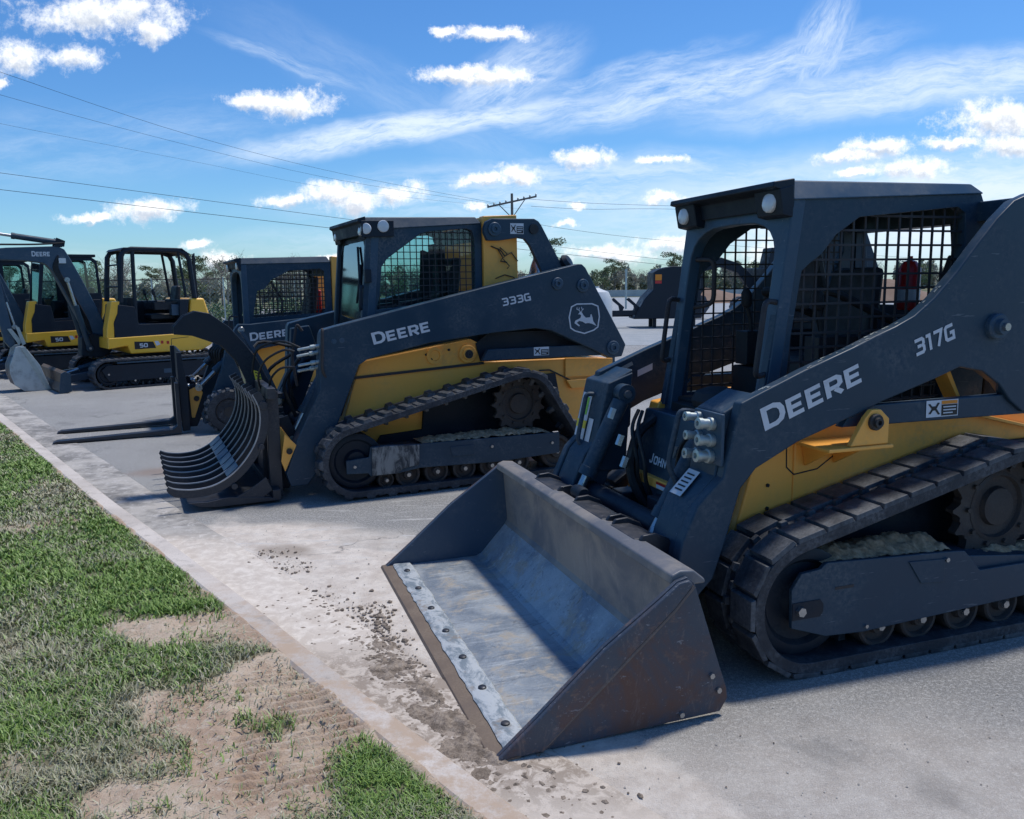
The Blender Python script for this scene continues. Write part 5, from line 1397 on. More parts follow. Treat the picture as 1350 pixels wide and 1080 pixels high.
    MB().prism([(-.96, .69), (-.90, .70), (-.66, .14), (-.60, .02), (-.66, .01)], .685, .699).build('side_cutter', M['fitting'], bkt, bev=.003)
    t = MB()
    for i in range(4): t.prism([(-.72, .0), (-.72, .03), (-.56, .008), (-.56, .0)], .72 + i * .14, .77 + i * .14)
    t.build('bucket_tooth', M['edgelt'], bkt)
    return root
EX = (-6.39, 12.83, 0)
ea = excavator(EX, R(38), 'frontmost compact excavator with open canopy, bright yellow body and pale bucket on the ground')
eb = excavator((EX[0] - 2.42, EX[1] + 1.95, 0), R(38), 'compact excavator with a closed glazed cab, middle one of the three in the row', canopy=False)
ec = empty('excavator', (EX[0] - 4.85, EX[1] + 3.95, 0), R(38), 'compact excavator at the far end of the row, mostly cut off by the left edge', 'excavator', 'compact excavators parked in a row')
for ch in list(eb.children): copy_tree(ch, ec)
# ================================================================== ground
KF = [(-34, 45.1), (-20, 27.4), (-12, 17.3), (-6.25, 9.99), (-4.08, 7.25), (-2.73, 5.54), (-2.03, 4.69), (-1.56, 4.1), (-1.11, 3.54), (-.65, 2.93), (-.42, 2.65), (-.19, 2.36), (.05, 2.07), (1.1, .80), (3.2, -1.8)]
def resample(ps, step):
    out = [Vector(ps[0])]
    for a, b in zip(ps[:-1], ps[1:]):
        a = Vector(a); b = Vector(b); n = max(1, int((b - a).length / step))
        for i in range(1, n + 1): out.append(a.lerp(b, i / n))
    return out
def smooth_line(ps, it=30):
    ps = [p.copy() for p in ps]
    for _ in range(it):
        q = [p.copy() for p in ps]
        for i in range(1, len(ps) - 1): q[i] = (ps[i - 1] + ps[i] * 2 + ps[i + 1]) / 4
        ps = q
    return ps
KL = smooth_line(resample(KF, .12), 12)
def offs(ps, d):
    o = []
    for i, p in enumerate(ps):
        t = (ps[min(i + 1, len(ps) - 1)] - ps[max(i - 1, 0)]).normalized()
        o.append(p + Vector((t.y, -t.x)) * d)      # +d = to the grass side (left of the lot)
    return o
# direction of travel is towards the camera; grass side is -x
def dside(d): return offs(KL, d)
kb = dside(.13)
if kb[200].x > KL[200].x: SGN = -1
else: SGN = 1
def line(d): return offs(KL, d * SGN)
KX = np.array([p.x for p in KL]); KY = np.array([p.y for p in KL])
order = np.argsort(KY); KYs, KXs = KY[order], KX[order]
def kerb_x(y): return np.interp(y, KYs, KXs)

def ell(m, x, y, cx, cy, rx, ry, ang, warp):
    """soft ellipse mask on the ground (world metres)"""
    c, s = math.cos(ang), math.sin(ang)
    dx = m.math('SUBTRACT', x, cx); dy = m.math('SUBTRACT', y, cy)
    u = m.math('DIVIDE', m.math('ADD', m.math('MULTIPLY', dx, c), m.math('MULTIPLY', dy, s)), rx)
    v = m.math('DIVIDE', m.math('SUBTRACT', m.math('MULTIPLY', dy, c), m.math('MULTIPLY', dx, s)), ry)
    r = m.math('SQRT', m.math('ADD', m.math('MULTIPLY', u, u), m.math('MULTIPLY', v, v)))
    return m.math('ADD', r, warp)

def m_asphalt():
    m = NT('asphalt')
    sp = m.n('ShaderNodeSeparateXYZ'); m.l(m.co.outputs['Object'], sp.inputs[0]); x, y = sp.outputs[0], sp.outputs[1]
    big = m.noise(.55, 5, .6); mid = m.noise(3.5, 8, .75); fine = m.noise(60, 5, .8); grit = m.noise(190, 3, .8)
    c = m.mix(m.ramp(big, .35, .65), (.27, .262, .245), (.36, .35, .325))
    c = m.mix(m.math('MULTIPLY', m.ramp(mid, .45, .7), .5), c, (.37, .36, .34))
    c = m.mix(m.math('MULTIPLY', m.ramp(fine, .50, .57), .85), c, (.50, .485, .455))
    c = m.mix(m.math('MULTIPLY', m.ramp(grit, .50, .58), .75), c, (.10, .098, .095))
    st = m.noise(2.2, 6, .7, stretch=(.35, 1.6, 1))
    c = m.mix(m.math('MULTIPLY', m.ramp(st, .56, .70), .35), c, (.17, .17, .17))
    wn = m.math('MULTIPLY', m.math('SUBTRACT', m.noise(1.6, 6, .65), .5), 1.1)
    KA = math.atan2(-1.26, 1.0)
    # pale sandy wash out from the kerb
    e1 = ell(m, x, y, -.90, 3.85, 1.85, .72, KA, wn)
    e2 = ell(m, x, y, -1.15, 5.0, .95, .35, R(-20), wn)
    e3 = ell(m, x, y, .7, 2.1, 1.6, .7, R(20), wn)
    e9 = ell(m, x, y, .22, 2.20, 1.5, .42, KA, wn)
    sand0 = m.math('MULTIPLY', m.ramp(e9, 1.2, .7), .85)
    sand = m.math('MAXIMUM', m.math('MAXIMUM', sand0, m.math('MAXIMUM', m.ramp(e1, 1.15, .85), m.math('MULTIPLY', m.ramp(e2, 1.1, .4), .75))), m.math('MULTIPLY', m.ramp(e3, 1.2, .3), .5))
    sn = m.noise(9, 6, .7)
    sc = m.mix(m.ramp(sn, .35, .65), (.60, .515, .43), (.76, .68, .585))
    c = m.mix(m.math('MULTIPLY', sand, m.ramp(m.noise(40, 4, .7), .2, .5, .55, 1.0)), c, sc)
    # hairline cracks and scuffs
    vo = m.n('ShaderNodeTexVoronoi', feature='DISTANCE_TO_EDGE'); vo.inputs['Scale'].default_value = .55
    wv = m.n('ShaderNodeVectorMath', operation='ADD'); nz = m.n('ShaderNodeTexNoise'); nz.inputs['Scale'].default_value = 2.5; nz.inputs['Detail'].default_value = 6
    m.l(m.co.outputs['Object'], nz.inputs['Vector']); m.l(m.co.outputs['Object'], wv.inputs[0]); m.l(nz.outputs[1], wv.inputs[1]); m.l(wv.outputs[0], vo.inputs['Vector'])
    crack = m.math('MULTIPLY', m.ramp(vo.outputs['Distance'], .007, .002), m.ramp(m.noise(.8, 3, .5), .5, .6))
    c = m.mix(m.math('MULTIPLY', crack, .55), c, (.07, .07, .07))
    oil = m.math('MULTIPLY', m.ramp(m.noise(1.3, 4, .6, dist=.4), .60, .70), .35)
    c = m.mix(oil, c, (.10, .10, .10))
    scf = m.noise(7, 6, .8, stretch=(.3, 1.5, 1), dist=.6)
    e8 = ell(m, x, y, -.9, 5.2, 1.3, .7, R(20), wn)
    c = m.mix(m.math('MULTIPLY', m.math('MULTIPLY', m.ramp(scf, .55, .64), m.ramp(e8, 1.3, .5)), .7), c, (.60, .58, .55))
    # reddish stain and darker damp earth by the bucket edge, painted grapple shade
    e4 = ell(m, x, y, -3.0, 7.0, .45, .25, R(25), wn)
    c = m.mix(m.math('MULTIPLY', m.ramp(e4, 1.1, .3), .55), c, (.28, .19, .14))
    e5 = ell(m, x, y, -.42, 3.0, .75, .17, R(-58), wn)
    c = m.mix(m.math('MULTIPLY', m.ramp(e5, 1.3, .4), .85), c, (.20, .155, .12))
    e6 = ell(m, x, y, -1.35, 4.75, .22, .12, R(-20), wn)
    c = m.mix(m.math('MULTIPLY', m.ramp(e6, 1.2, .4), .6), c, (.24, .18, .13))
    grapple_shade = ell(m, x, y, -2.2, 5.9, .7, .35, R(-10), wn)  # cast shade beside the grapple, painted into the asphalt colour
    c = m.mix(m.math('MULTIPLY', m.ramp(grapple_shade, 1.2, .4), .45), c, (.10, .105, .115))
    m.bump(m.math('ADD', m.math('MULTIPLY', fine, .8), grit), .8, .006)
    return m.set(Base_Color=c, Roughness=.88)

def m_concrete(name, a, b, seam=False, soil=None):
    m = NT(name)
    big = m.noise(1.5, 6, .65); mid = m.noise(9, 6, .7); fine = m.noise(150, 3, .7)
    c = m.mix(m.ramp(big, .35, .65), a, b)
    c = m.mix(m.math('MULTIPLY', m.ramp(mid, .52, .68), .55), c, tuple(k * .55 for k in a))
    c = m.mix(m.math('MULTIPLY', m.ramp(fine, .56, .68), .5), c, tuple(k * .45 for k in a))
    if soil:
        sp = m.n('ShaderNodeSeparateXYZ'); m.l(m.co.outputs['Object'], sp.inputs[0])
        nr_ = m.ramp(m.math('ADD', sp.outputs[1], m.math('MULTIPLY', big, 1.5)), 5.2, 4.2)
        c = m.mix(m.math('MULTIPLY', nr_, m.ramp(m.noise(5, 7, .75), .40, .60)), c, soil)
    m.bump(m.math('ADD', fine, mid), .4, .004)
    return m.set(Base_Color=c, Roughness=.85)

def sheet(name, pts, z, mat, kind='structure'):
    mb = MB().poly(pts, z, XY)
    o = mb.build(name, mat); return tag(o, kind=kind)

m_far = NT('dry_field'); m_far.set(Base_Color=m_far.mix(m_far.ramp(m_far.noise(.05, 5, .6), .4, .6), (.10, .12, .05), (.22, .19, .11)), Roughness=1.0)
sheet('ground', [(-900, -60), (900, -60), (900, 1500), (-900, 1500)], -.04, m_far.mat)
asph = m_asphalt()
# asphalt lot: right of the gutter line
gl_ = [p for p in line(-.0)][::6]
lot = [(p.x, p.y) for p in gl_] + [(60, -1.8), (60, 62), (-34, 62)]
o = sheet('asphalt_lot', lot, 0.0, asph)
# concrete pad further back
sheet('concrete_pad', [(-1.0, 20.8), (60, 19.0), (60, 90), (-2.0, 90)], .004, m_concrete('pale_concrete', (.30, .32, .325), (.36, .37, .37)))
# gutter pan and kerb
def strip_mesh(name, prof, mat, y_lo=-1.5, kind='structure', jit=0):
    """prof: list of (offset, z) across the kerb"""
    lines = [line(d) for d, _ in prof]
    n = len(KL); k = len(prof); vs = []; fs = []
    for i in range(n):
        for j in range(k):
            p = lines[j][i]
            vs.append((p.x + (random.uniform(-jit, jit) if jit else 0), p.y, prof[j][1]))
    for i in range(n - 1):
        for j in range(k - 1): fs.append((i * k + j, i * k + j + 1, (i + 1) * k + j + 1, (i + 1) * k + j))
    o = MB().add(vs, fs).build(name, mat, ang=25); return tag(o, kind=kind)
def m_gutter():
    m = NT('gutter_concrete')
    a = m.noise(2.2, 6, .7); b = m.noise(14, 6, .75, dist=.5); f = m.noise(150, 3, .7)
    c = m.mix(m.ramp(a, .40, .60), (.20, .19, .175), (.44, .41, .37))
    c = m.mix(m.math('MULTIPLY', m.ramp(b, .52, .64), .7), c, (.56, .53, .50))
    c = m.mix(m.math('MULTIPLY', m.ramp(f, .55, .68), .5), c, (.15, .14, .13))
    sp = m.n('ShaderNodeSeparateXYZ'); m.l(m.co.outputs['Object'], sp.inputs[0])
    near = m.ramp(m.math('ADD', sp.outputs[1], m.math('MULTIPLY', a, 1.2)), 5.9, 5.3)
    sc = m.mix(m.ramp(b, .35, .65), (.60, .515, .43), (.76, .68, .585))
    c = m.mix(m.math('MULTIPLY', near, .85), c, sc)
    damp = m.math('MULTIPLY', m.math('MULTIPLY', m.ramp(m.math('ADD', sp.outputs[1], m.math('MULTIPLY', b, 1.2)), 4.2, 3.8), m.ramp(b, .40, .56)), m.ramp(sp.outputs[1], 2.05, 2.45, .12, 1.0))
    c = m.mix(m.math('MULTIPLY', damp, .85), c, (.25, .195, .15))
    m.bump(m.math('ADD', b, f), .5, .005)
    return m.set(Base_Color=c, Roughness=.9)
strip_mesh('gutter', [(-.38, .001), (-.37, .005), (-.05, .007), (-.012, .009)], m_gutter(), jit=.006)
strip_mesh('kerb', [(-.015, -.03), (-.012, .0075), (.0, .088), (.012, .098), (.105, .104), (.118, .094), (.122, -.03)], m_concrete('kerb_concrete', (.50, .44, .38), (.64, .57, .50), soil=(.46, .345, .25)))

# verge soil with ruts and track print
BARE = [(-1.40, 3.45, .34, .24, .2, 1.0), (-.62, 2.75, .30, .62, .60, 1.0), (-.80, 2.35, .42, .45, .2, .85), (-1.05, 2.75, .30, .20, 0, .7), (-1.12, 3.75, .30, .30, .6, .75), (-1.8, 2.3, .5, .16, .3, .5), (-.95, 3.2, .35, .4, .6, .8), (-1.03, 3.28, .13, .60, .64, 1.0), (-.93, 2.98, .25, .22, .2, .9), (-.45, 2.35, .2, .3, .5, .5),
        (-3.4, 6.0, .35, .5, .6, .4), (-2.2, 2.1, .3, .25, 0, .45)]
GREEN = [(-.40, 2.28, .15, .20, .5, .9), (-1.22, 3.12, .28, .07, .15, .9), (-1.35, 3.10, .3, .12, .1, .8)]
def elmask(x, y, L):
    b = np.zeros_like(x)
    for cx, cy, rx, ry, ang, amt in L:
        c, s = math.cos(ang), math.sin(ang)
        u = ((x - cx) * c + (y - cy) * s) / rx; v = ((y - cy) * c - (x - cx) * s) / ry
        r = np.sqrt(u * u + v * v) + (fbm(x, y, 5, 4, 3) - .5) * 1.9
        b = np.maximum(b, amt * np.clip((1.25 - r) / .75, 0, 1))
    return b
def bareness(x, y):
    b = elmask(x, y, BARE) * (1 - elmask(x, y, GREEN))
    edge = np.clip(1 - (kerb_x(y) - .13 - x) / .10, 0, 1) * .8 * (fbm(x, y, 3, 3, 9) > .42)
    thin = np.clip((fbm(x, y, 1.4, 4, 5) - .58) * 4, 0, .55)
    return np.clip(np.maximum(np.maximum(b, edge), thin), 0, 1)
TC = (-.74, 2.60); TA = R(-72)
def height(x, y, fine=True):
    z = .098 + (fbm(x, y, .8, 3, 1) - .5) * .05 * np.clip((kerb_x(y) - .13 - x) / .8, 0, 1)
    bb = bareness(x, y)
    if fine:
        z = z + (fbm(x, y, 9, 4, 2) - .5) * .020 * (.4 + bb) + (fbm(x, y, 40, 3, 6) - .5) * .008
        c, s = math.cos(TA), math.sin(TA)
        u = (x - TC[0]) * c + (y - TC[1]) * s; v = (y - TC[1]) * c - (x - TC[0]) * s
        inside = np.clip((.46 - np.abs(u)) / .1, 0, 1) * np.clip((.21 - np.abs(v)) / .03, 0, 1)
        z = z + inside * (-.010 + .012 * np.clip(np.sin(u * 2 * math.pi / .046 + 4.0 * v) * 2.2, -1, 1) * np.clip((fbm(x, y, 7, 2, 8) - .2) * 4, .25, 1))
    return z
def m_soil():
    m = NT('verge_soil')
    at = m.n('ShaderNodeAttribute', attribute_name='bare'); b = at.outputs['Fac']
    n1 = m.noise(4, 6, .65); n2 = m.noise(30, 6, .7); n3 = m.noise(160, 4, .75)
    dirt = m.mix(m.ramp(n1, .38, .62), (.43, .30, .205), (.56, .44, .32))
    dirt = m.mix(m.math('MULTIPLY', m.ramp(n2, .50, .65), .6), dirt, (.62, .54, .43))
    dirt = m.mix(m.math('MULTIPLY', m.ramp(n3, .55, .65), .5), dirt, (.16, .11, .08))
    thatch = m.mix(m.ramp(n2, .4, .6), (.09, .10, .05), (.20, .19, .11))
    c = m.mix(m.ramp(b, .25, .7), thatch, dirt)
    m.bump(m.math('ADD', n2, m.math('MULTIPLY', n3, .7)), .7, .01)
    return m.set(Base_Color=c, Roughness=.95)
ys = np.concatenate([np.arange(.9, 2.1, .0125), np.arange(2.1, 3.1, .006), np.arange(3.1, 4.4, .0125), np.arange(4.4, 9, .04), np.arange(9, 46, .4)])
ws = np.concatenate([np.arange(0, 1.9, .0125), np.arange(1.9, 4.5, .06), np.arange(4.5, 34, 1.0)])
YY, WW = np.meshgrid(ys, ws, indexing='ij')
XX = kerb_x(YY) - .095 / .79 - WW * 1.0
ZZ = height(XX, YY); ZZ += np.clip(1 - WW / .07, 0, 1) * (.006 + (fbm(XX, YY, 6, 4, 51) - .5) * .03); ZZ[:, 0] -= .02
BB = bareness(XX, YY)
nr, nc = XX.shape
idx = np.arange(nr * nc).reshape(nr, nc)
F = np.stack([idx[:-1, :-1], idx[1:, :-1], idx[1:, 1:], idx[:-1, 1:]], -1).reshape(-1, 4)
vo = npmesh('verge', np.stack([XX, YY, ZZ], -1).reshape(-1, 3), F, m_soil(), {'bare': BB.ravel()}, smooth=True)
tag(vo, kind='structure')

# grass blades
def grass():
    N0 = 700000
    # sample density falling with distance from the camera
    y = 1.5 + rng.random(N0) ** 2.1 * 13
    w = rng.random(N0) ** 1.25 * (1.2 + (y - 1.2) * .95)
    x = kerb_x(y) - .16 - w
    ex = (rng.random(N0) - .5) * .0
    b = bareness(x, y)
    dens = np.clip(1.02 - b * 1.25, .04, 1)
    clump = fbm(x, y, 14, 3, 21)
    keep = rng.random(N0) < dens * np.clip(.35 + (clump - .3) * 2.2, .15, 1)
    # cut what lies outside the view
    ang = x / y
    keep &= (y < 14)
    x, y, b, clump = x[keep], y[keep], b[keep], clump[keep]
    n = len(x)
    z = height(x, y, False) - .004
    dist = np.sqrt(x * x + y * y)
    a = rng.random(n) * 2 * math.pi
    lush = fbm(x, y, 1.1, 3, 31)
    h = (.012 + .024 * rng.random(n)) * (.65 + .8 * lush) * (1 - .35 * b)
    wd = (.0013 + .0015 * rng.random(n)) * np.clip(dist / 2.6, 1, 4)
    lean = .3 + 1.0 * rng.random(n)
    dx, dy = np.cos(a), np.sin(a); px, py = -dy, dx
    V = np.zeros((n, 5, 3))
    for k, (t, ww, hh) in enumerate(((0, -1, 0), (0, 1, 0), (.45, .8, .62), (.45, -.8, .62), (1, 0, 1.0))):
        V[:, k, 0] = x + dx * lean * h * t ** 1.3 + px * wd * ww
        V[:, k, 1] = y + dy * lean * h * t ** 1.3 + py * wd * ww
        V[:, k, 2] = z + h * hh * (1 if k < 4 else .92)
    base = np.arange(n)[:, None] * 5
    T = np.concatenate([base + np.array([[0, 1, 2]]), base + np.array([[0, 2, 3]]), base + np.array([[3, 2, 4]])], 0)
    dry = np.clip(.24 + 1.0 * (fbm(x, y, 2.2, 3, 41) - .44) * 2.0 + b * .7 + (rng.random(n) - .5) * .9, 0, 1)
    me = npmesh('grass', V.reshape(-1, 3), T, m_grass(), {'dry': np.repeat(dry, 5), 'rnd': np.repeat(rng.random(n), 5)})
    tag(me, 'short mown grass with dry patches on the verge beside the kerb', 'grass', kind='stuff')
    print('blades', n)
def m_grass():
    m = NT('grass_blade')
    d = m.n('ShaderNodeAttribute', attribute_name='dry').outputs['Fac']; r = m.n('ShaderNodeAttribute', attribute_name='rnd').outputs['Fac']
    g = m.mix(r, (.125, .215, .035), (.27, .40, .085))
    s = m.mix(r, (.30, .28, .16), (.50, .46, .32))
    c = m.mix(m.ramp(d, .35, .85), g, s)
    return m.set(Base_Color=c, Roughness=.55)
grass()

# straw litter on the bare patches
def litter():
    N0 = 60000
    y = 1.9 + rng.random(N0) * 3; w = rng.random(N0) * 1.9; x = kerb_x(y) - .15 - w
    b = bareness(x, y); keep = rng.random(N0) < b * .14
    x, y = x[keep], y[keep]; n = len(x); z = height(x, y) + .002
    a = rng.random(n) * math.pi; L_ = .003 + .013 * rng.random(n) ** 2; wd = .0006 + .0008 * rng.random(n)
    dx, dy = np.cos(a) * L_, np.sin(a) * L_; px, py = -np.sin(a) * wd, np.cos(a) * wd
    V = np.stack([np.stack([x - dx - px, y - dy - py, z], -1), np.stack([x + dx - px, y + dy - py, z + .003 * rng.random(n)], -1), np.stack([x + dx + px, y + dy + py, z + .003], -1), np.stack([x - dx + px, y - dy + py, z], -1)], 1)
    F = np.arange(n * 4).reshape(n, 4)
    o = npmesh('straw_litter', V.reshape(-1, 3), F, m_grass(), {'dry': np.ones(n * 4), 'rnd': np.repeat(rng.random(n), 4)})
    tag(o, 'dry straw bits scattered over the bare soil patches', 'straw', kind='stuff')
litter()

# clods of earth along the gutter by the bucket
def clods():
    mb = MB(); r = random.Random(5)
    ico = bmesh.new(); bmesh.ops.create_icosphere(ico, subdivisions=1, radius=1); ico.verts.ensure_lookup_table()
    V = [v.co.copy() for v in ico.verts]; Fc = [tuple(v.index for v in f.verts) for f in ico.faces]; ico.free()
    def clod(x, y, z, s):
        sx, sy, sz = s * r.uniform(.7, 1.5), s * r.uniform(.7, 1.5), s * r.uniform(.35, .8); a = r.uniform(0, 6.28)
        vs = []
        for v in V:
            k = r.uniform(.7, 1.25); px, py = v.x * sx * k, v.y * sy * k
            vs.append((x + px * math.cos(a) - py * math.sin(a), y + px * math.sin(a) + py * math.cos(a), z + v.z * sz * k))
        mb.add(vs, Fc)
    def band(p0, p1, w, n, smin, smax):
        p0, p1 = Vector(p0), Vector(p1); t = (p1 - p0); nn = Vector((-t.y, t.x)).normalized()
        for _ in range(n):
            f = r.random(); o = r.gauss(0, w); p = p0 + t * f + nn * o
            if p.x < float(kerb_x(p.y)) + .01: continue
            clod(p.x, p.y, .004, smin + (smax - smin) * r.random() ** 3)
    band((-.70, 3.50), (-.05, 2.35), .055, 1300, .0015, .010)
    band((-.50, 3.30), (-.10, 2.50), .030, 700, .002, .014)
    band((-.72, 3.9), (-.52, 3.32), .05, 300, .002, .014)
    band((-1.5, 4.75), (-1.15, 4.35), .06, 160, .0015, .011)
    band((-1.15, 4.1), (-.75, 3.5), .12, 260, .002, .012)
    band((-.1, 2.45), (.35, 1.95), .10, 500, .002, .012)
    band((-1.6, 5.2), (.8, 2.2), .7, 260, .001, .005)
    m = NT('earth_clod')
    a = m.noise(25, 5, .7); f = m.noise(200, 3, .7)
    c = m.mix(m.ramp(a, .35, .65), (.12, .095, .072), (.34, .275, .215)); m.bump(f, .6, .004)
    o = mb.build('earth_clods', m.set(Base_Color=c, Roughness=.95), ang=20)
    tag(o, 'crumbled brown earth clods in the gutter along the bucket edge', 'dirt', kind='stuff')
clods()

def soil_spill():
    P0, P1 = Vector((-.78, 3.62)), Vector((.02, 2.28)); t = (P1 - P0); ln = t.length; t.normalize(); nn = Vector((-t.y, t.x))
    n1, n2 = 420, 90; w = .34
    T, V_ = np.meshgrid(np.linspace(0, 1, n1), np.linspace(-.5, .5, n2), indexing='ij')
    X = P0.x + t.x * ln * T + nn.x * w * V_; Y = P0.y + t.y * ln * T + nn.y * w * V_
    env = np.clip(np.minimum(T, 1 - T) * 6, 0, 1) * np.clip((.5 - np.abs(V_)) * 3.2, 0, 1)
    big = fbm(X, Y, 9, 4, 61); fn = fbm(X, Y, 60, 4, 62)
    Z = -.010 + env * (.010 + .075 * np.clip(big - .36, 0, 1) * (.3 + .9 * T)) + (fn - .5) * .012 * env
    Z = np.where(X < kerb_x(Y) + .005, -.02, Z)
    idx = np.arange(n1 * n2).reshape(n1, n2); F_ = np.stack([idx[:-1, :-1], idx[1:, :-1], idx[1:, 1:], idx[:-1, 1:]], -1).reshape(-1, 4)
    m = NT('spilled_soil'); a = m.noise(18, 6, .75); f = m.noise(160, 4, .8)
    c = m.mix(m.ramp(a, .38, .6), (.20, .155, .115), (.42, .34, .265)); c = m.mix(m.math('MULTIPLY', m.ramp(f, .52, .62), .6), c, (.10, .08, .065)); m.bump(m.math('ADD', a, f), .9, .008)
    o = npmesh('spilled_soil', np.stack([X, Y, Z], -1).reshape(-1, 3), F_, m.set(Base_Color=c, Roughness=.95), smooth=True)
    tag(o, 'brown soil pushed up in the gutter between the kerb and the bucket', 'dirt', kind='stuff')
soil_spill()

# grit on the asphalt
def grit():
    n = 5000
    x = rng.uniform(-3.5, 3.5, n); y = rng.uniform(1.6, 8, n) ; k = x > kerb_x(y) + .03; x, y = x[k], y[k]; n = len(x)
    s = .0015 + .005 * rng.random(n) ** 3
    a = rng.random(n) * 6.28
    V = np.zeros((n, 4, 3))
    for j in range(3):
        V[:, j, 0] = x + np.cos(a + j * 2.09) * s; V[:, j, 1] = y + np.sin(a + j * 2.09) * s; V[:, j, 2] = .002
    V[:, 3, 0] = x; V[:, 3, 1] = y; V[:, 3, 2] = .002 + s
    b = np.arange(n)[:, None] * 4
    F = np.concatenate([b + np.array([[0, 1, 3]]), b + np.array([[1, 2, 3]]), b + np.array([[2, 0, 3]])], 0)
    o = npmesh('loose_grit', V.reshape(-1, 3), F, m_concrete('grit_stone', (.30, .27, .24), (.45, .43, .40)))
    tag(o, 'loose grit and pebbles scattered over the asphalt', 'grit', kind='stuff')
grit()

# ================================================================== background
m_bark = paint('bark', (.16, .14, .12), (.28, .26, .23), .6, .9, scale=6)
m_twig = paint('bare_twigs', (.32, .28, .24), (.45, .41, .36), .6, .9, scale=6)  # twig tone lightened, distance haze put into the colour
def m_leaf(name, a, b_):
    m = NT(name); r = m.n('ShaderNodeAttribute', attribute_name='rnd').outputs['Fac']
    return m.set(Base_Color=m.mix(r, a, b_), Roughness=.7)
LEAF = {'dark': m_leaf('dark_foliage', (.08, .115, .05), (.20, .24, .12)), 'mid': m_leaf('mid_foliage', (.12, .165, .07), (.25, .29, .15)),  # tree foliage lightened, haze of distance painted into these colours
        'grey': m_leaf('grey_foliage', (.22, .24, .16), (.42, .42, .32)), 'bush': m_leaf('bush_foliage', (.07, .13, .05), (.17, .25, .11))}
def leaf_cloud(lobes, n, size, mat, name, parent):
    P = []; T = []
    per = n // len(lobes)
    for cx, cy, cz, rx, ry, rz in lobes:
        v = rng.normal(size=(per, 3)); v /= np.linalg.norm(v, axis=1)[:, None]
        r = rng.random(per) ** .45
        P.append(np.stack([cx + v[:, 0] * rx * r, cy + v[:, 1] * ry * r, cz + v[:, 2] * rz * r], -1))
    P = np.concatenate(P); n = len(P)
    keep = fbm(P[:, 0] * 1.0 + P[:, 2], P[:, 1] + P[:, 2] * 1.3, 1.6 / max(size * 6, .4), 2, 3) > .33
    P = P[keep]; n = len(P)
    a = rng.normal(size=(n, 3)); a /= np.linalg.norm(a, axis=1)[:, None]
    b = np.cross(a, rng.normal(size=(n, 3))); b /= np.linalg.norm(b, axis=1)[:, None]
    s = size * (.5 + rng.random(n))[:, None]
    V = np.stack([P - a * s, P + b * s * .55, P + a * s, P - b * s * .55], 1)
    F = np.arange(n * 4).reshape(n, 4)
    rn = np.clip(rng.random(n) * .5 + .5 * fbm(P[:, 0], P[:, 2] + P[:, 1], .8 / max(size * 4, .3), 2, 7), 0, 1)
    return npmesh(name, V.reshape(-1, 3), F, LEAF[mat], {'rnd': np.repeat(rn, 4)}, parent)
def branches(h, spread, n, r0, twigs, seed, name='trunk', mat=None, parent=None):
    rr = random.Random(seed); mb = MB()
    mb.tube([(0, 0, -.3), (rr.uniform(-.1, .1) * h * .1, 0, h * .3), (rr.uniform(-.1, .1) * h, rr.uniform(-.1, .1) * h, h * .8)], [r0, r0 * .8, r0 * .3], 6)
    for i in range(n):
        z = h * rr.uniform(.18, .75); a = rr.uniform(0, 6.28); l = spread * rr.uniform(.5, 1.1)
        p0 = Vector((0, 0, z)); p1 = p0 + Vector((math.cos(a) * l * .5, math.sin(a) * l * .5, l * rr.uniform(.25, .6)))
        p2 = p1 + Vector((math.cos(a) * l * .4, math.sin(a) * l * .4, l * rr.uniform(.3, .8)))
        mb.tube([p0, p1, p2], [r0 * .4, r0 * .25, r0 * .1], 4)
        for k in range(twigs):
            q = p0.lerp(p2, rr.uniform(.3, 1)); b_ = rr.uniform(0, 6.28); d = Vector((math.cos(b_), math.sin(b_), rr.uniform(-.1, 1.2))) * l * rr.uniform(.15, .4)
            mb.tube([q, q + d * .6, q + d + Vector((0, 0, rr.uniform(-.1, .15) * l))], [r0 * .12, r0 * .08, r0 * .035], 3)
            for _ in range(2):
                q2 = q + d * rr.uniform(.3, 1); mb.tube([q2, q2 + Vector((rr.uniform(-1, 1), rr.uniform(-1, 1), rr.uniform(0, 1))) * l * .12], [r0 * .06, r0 * .03], 3)
    return mb.build(name, mat or m_bark, parent)
def tree_proto(kind, seed):
    r = random.Random(seed)
    t = empty('pine_tree' if kind == 'pine' else ('bare_tree' if kind == 'bare' else 'leafy_tree'))
    if kind == 'pine':
        branches(7.2, 1.8, 12, .16, 4, seed, parent=t)
        lobes = [(r.uniform(-1.6, 1.6), r.uniform(-1.4, 1.4), r.uniform(4.2, 7.2), r.uniform(.7, 1.2), r.uniform(.7, 1.2), r.uniform(.3, .6)) for _ in range(11)]
        leaf_cloud(lobes, 2600, .11, 'dark', 'crown', t)
    elif kind == 'leafy':
        branches(5.2, 1.8, 12, .13, 4, seed, parent=t)
        lobes = [(r.uniform(-1.7, 1.7), r.uniform(-1.4, 1.4), r.uniform(1.6, 5.2), r.uniform(.6, 1.1), r.uniform(.6, 1.1), r.uniform(.45, .9)) for _ in range(12)]
        leaf_cloud(lobes, 2600, .12, 'mid', 'crown', t)
    else:
        branches(5.8, 2.3, 26, .11, 12, seed, mat=m_twig, parent=t)
        lobes = [(r.uniform(-1.9, 1.9), r.uniform(-1.5, 1.5), r.uniform(2.2, 5.8), r.uniform(.6, 1.2), r.uniform(.6, 1.2), r.uniform(.5, .9)) for _ in range(10)]
        leaf_cloud(lobes, 1300, .07, 'grey', 'crown', t)
    return t
protos = {k: [tree_proto(k, s) for s in (3, 8)] for k in ('pine', 'leafy', 'bare')}
used = set()
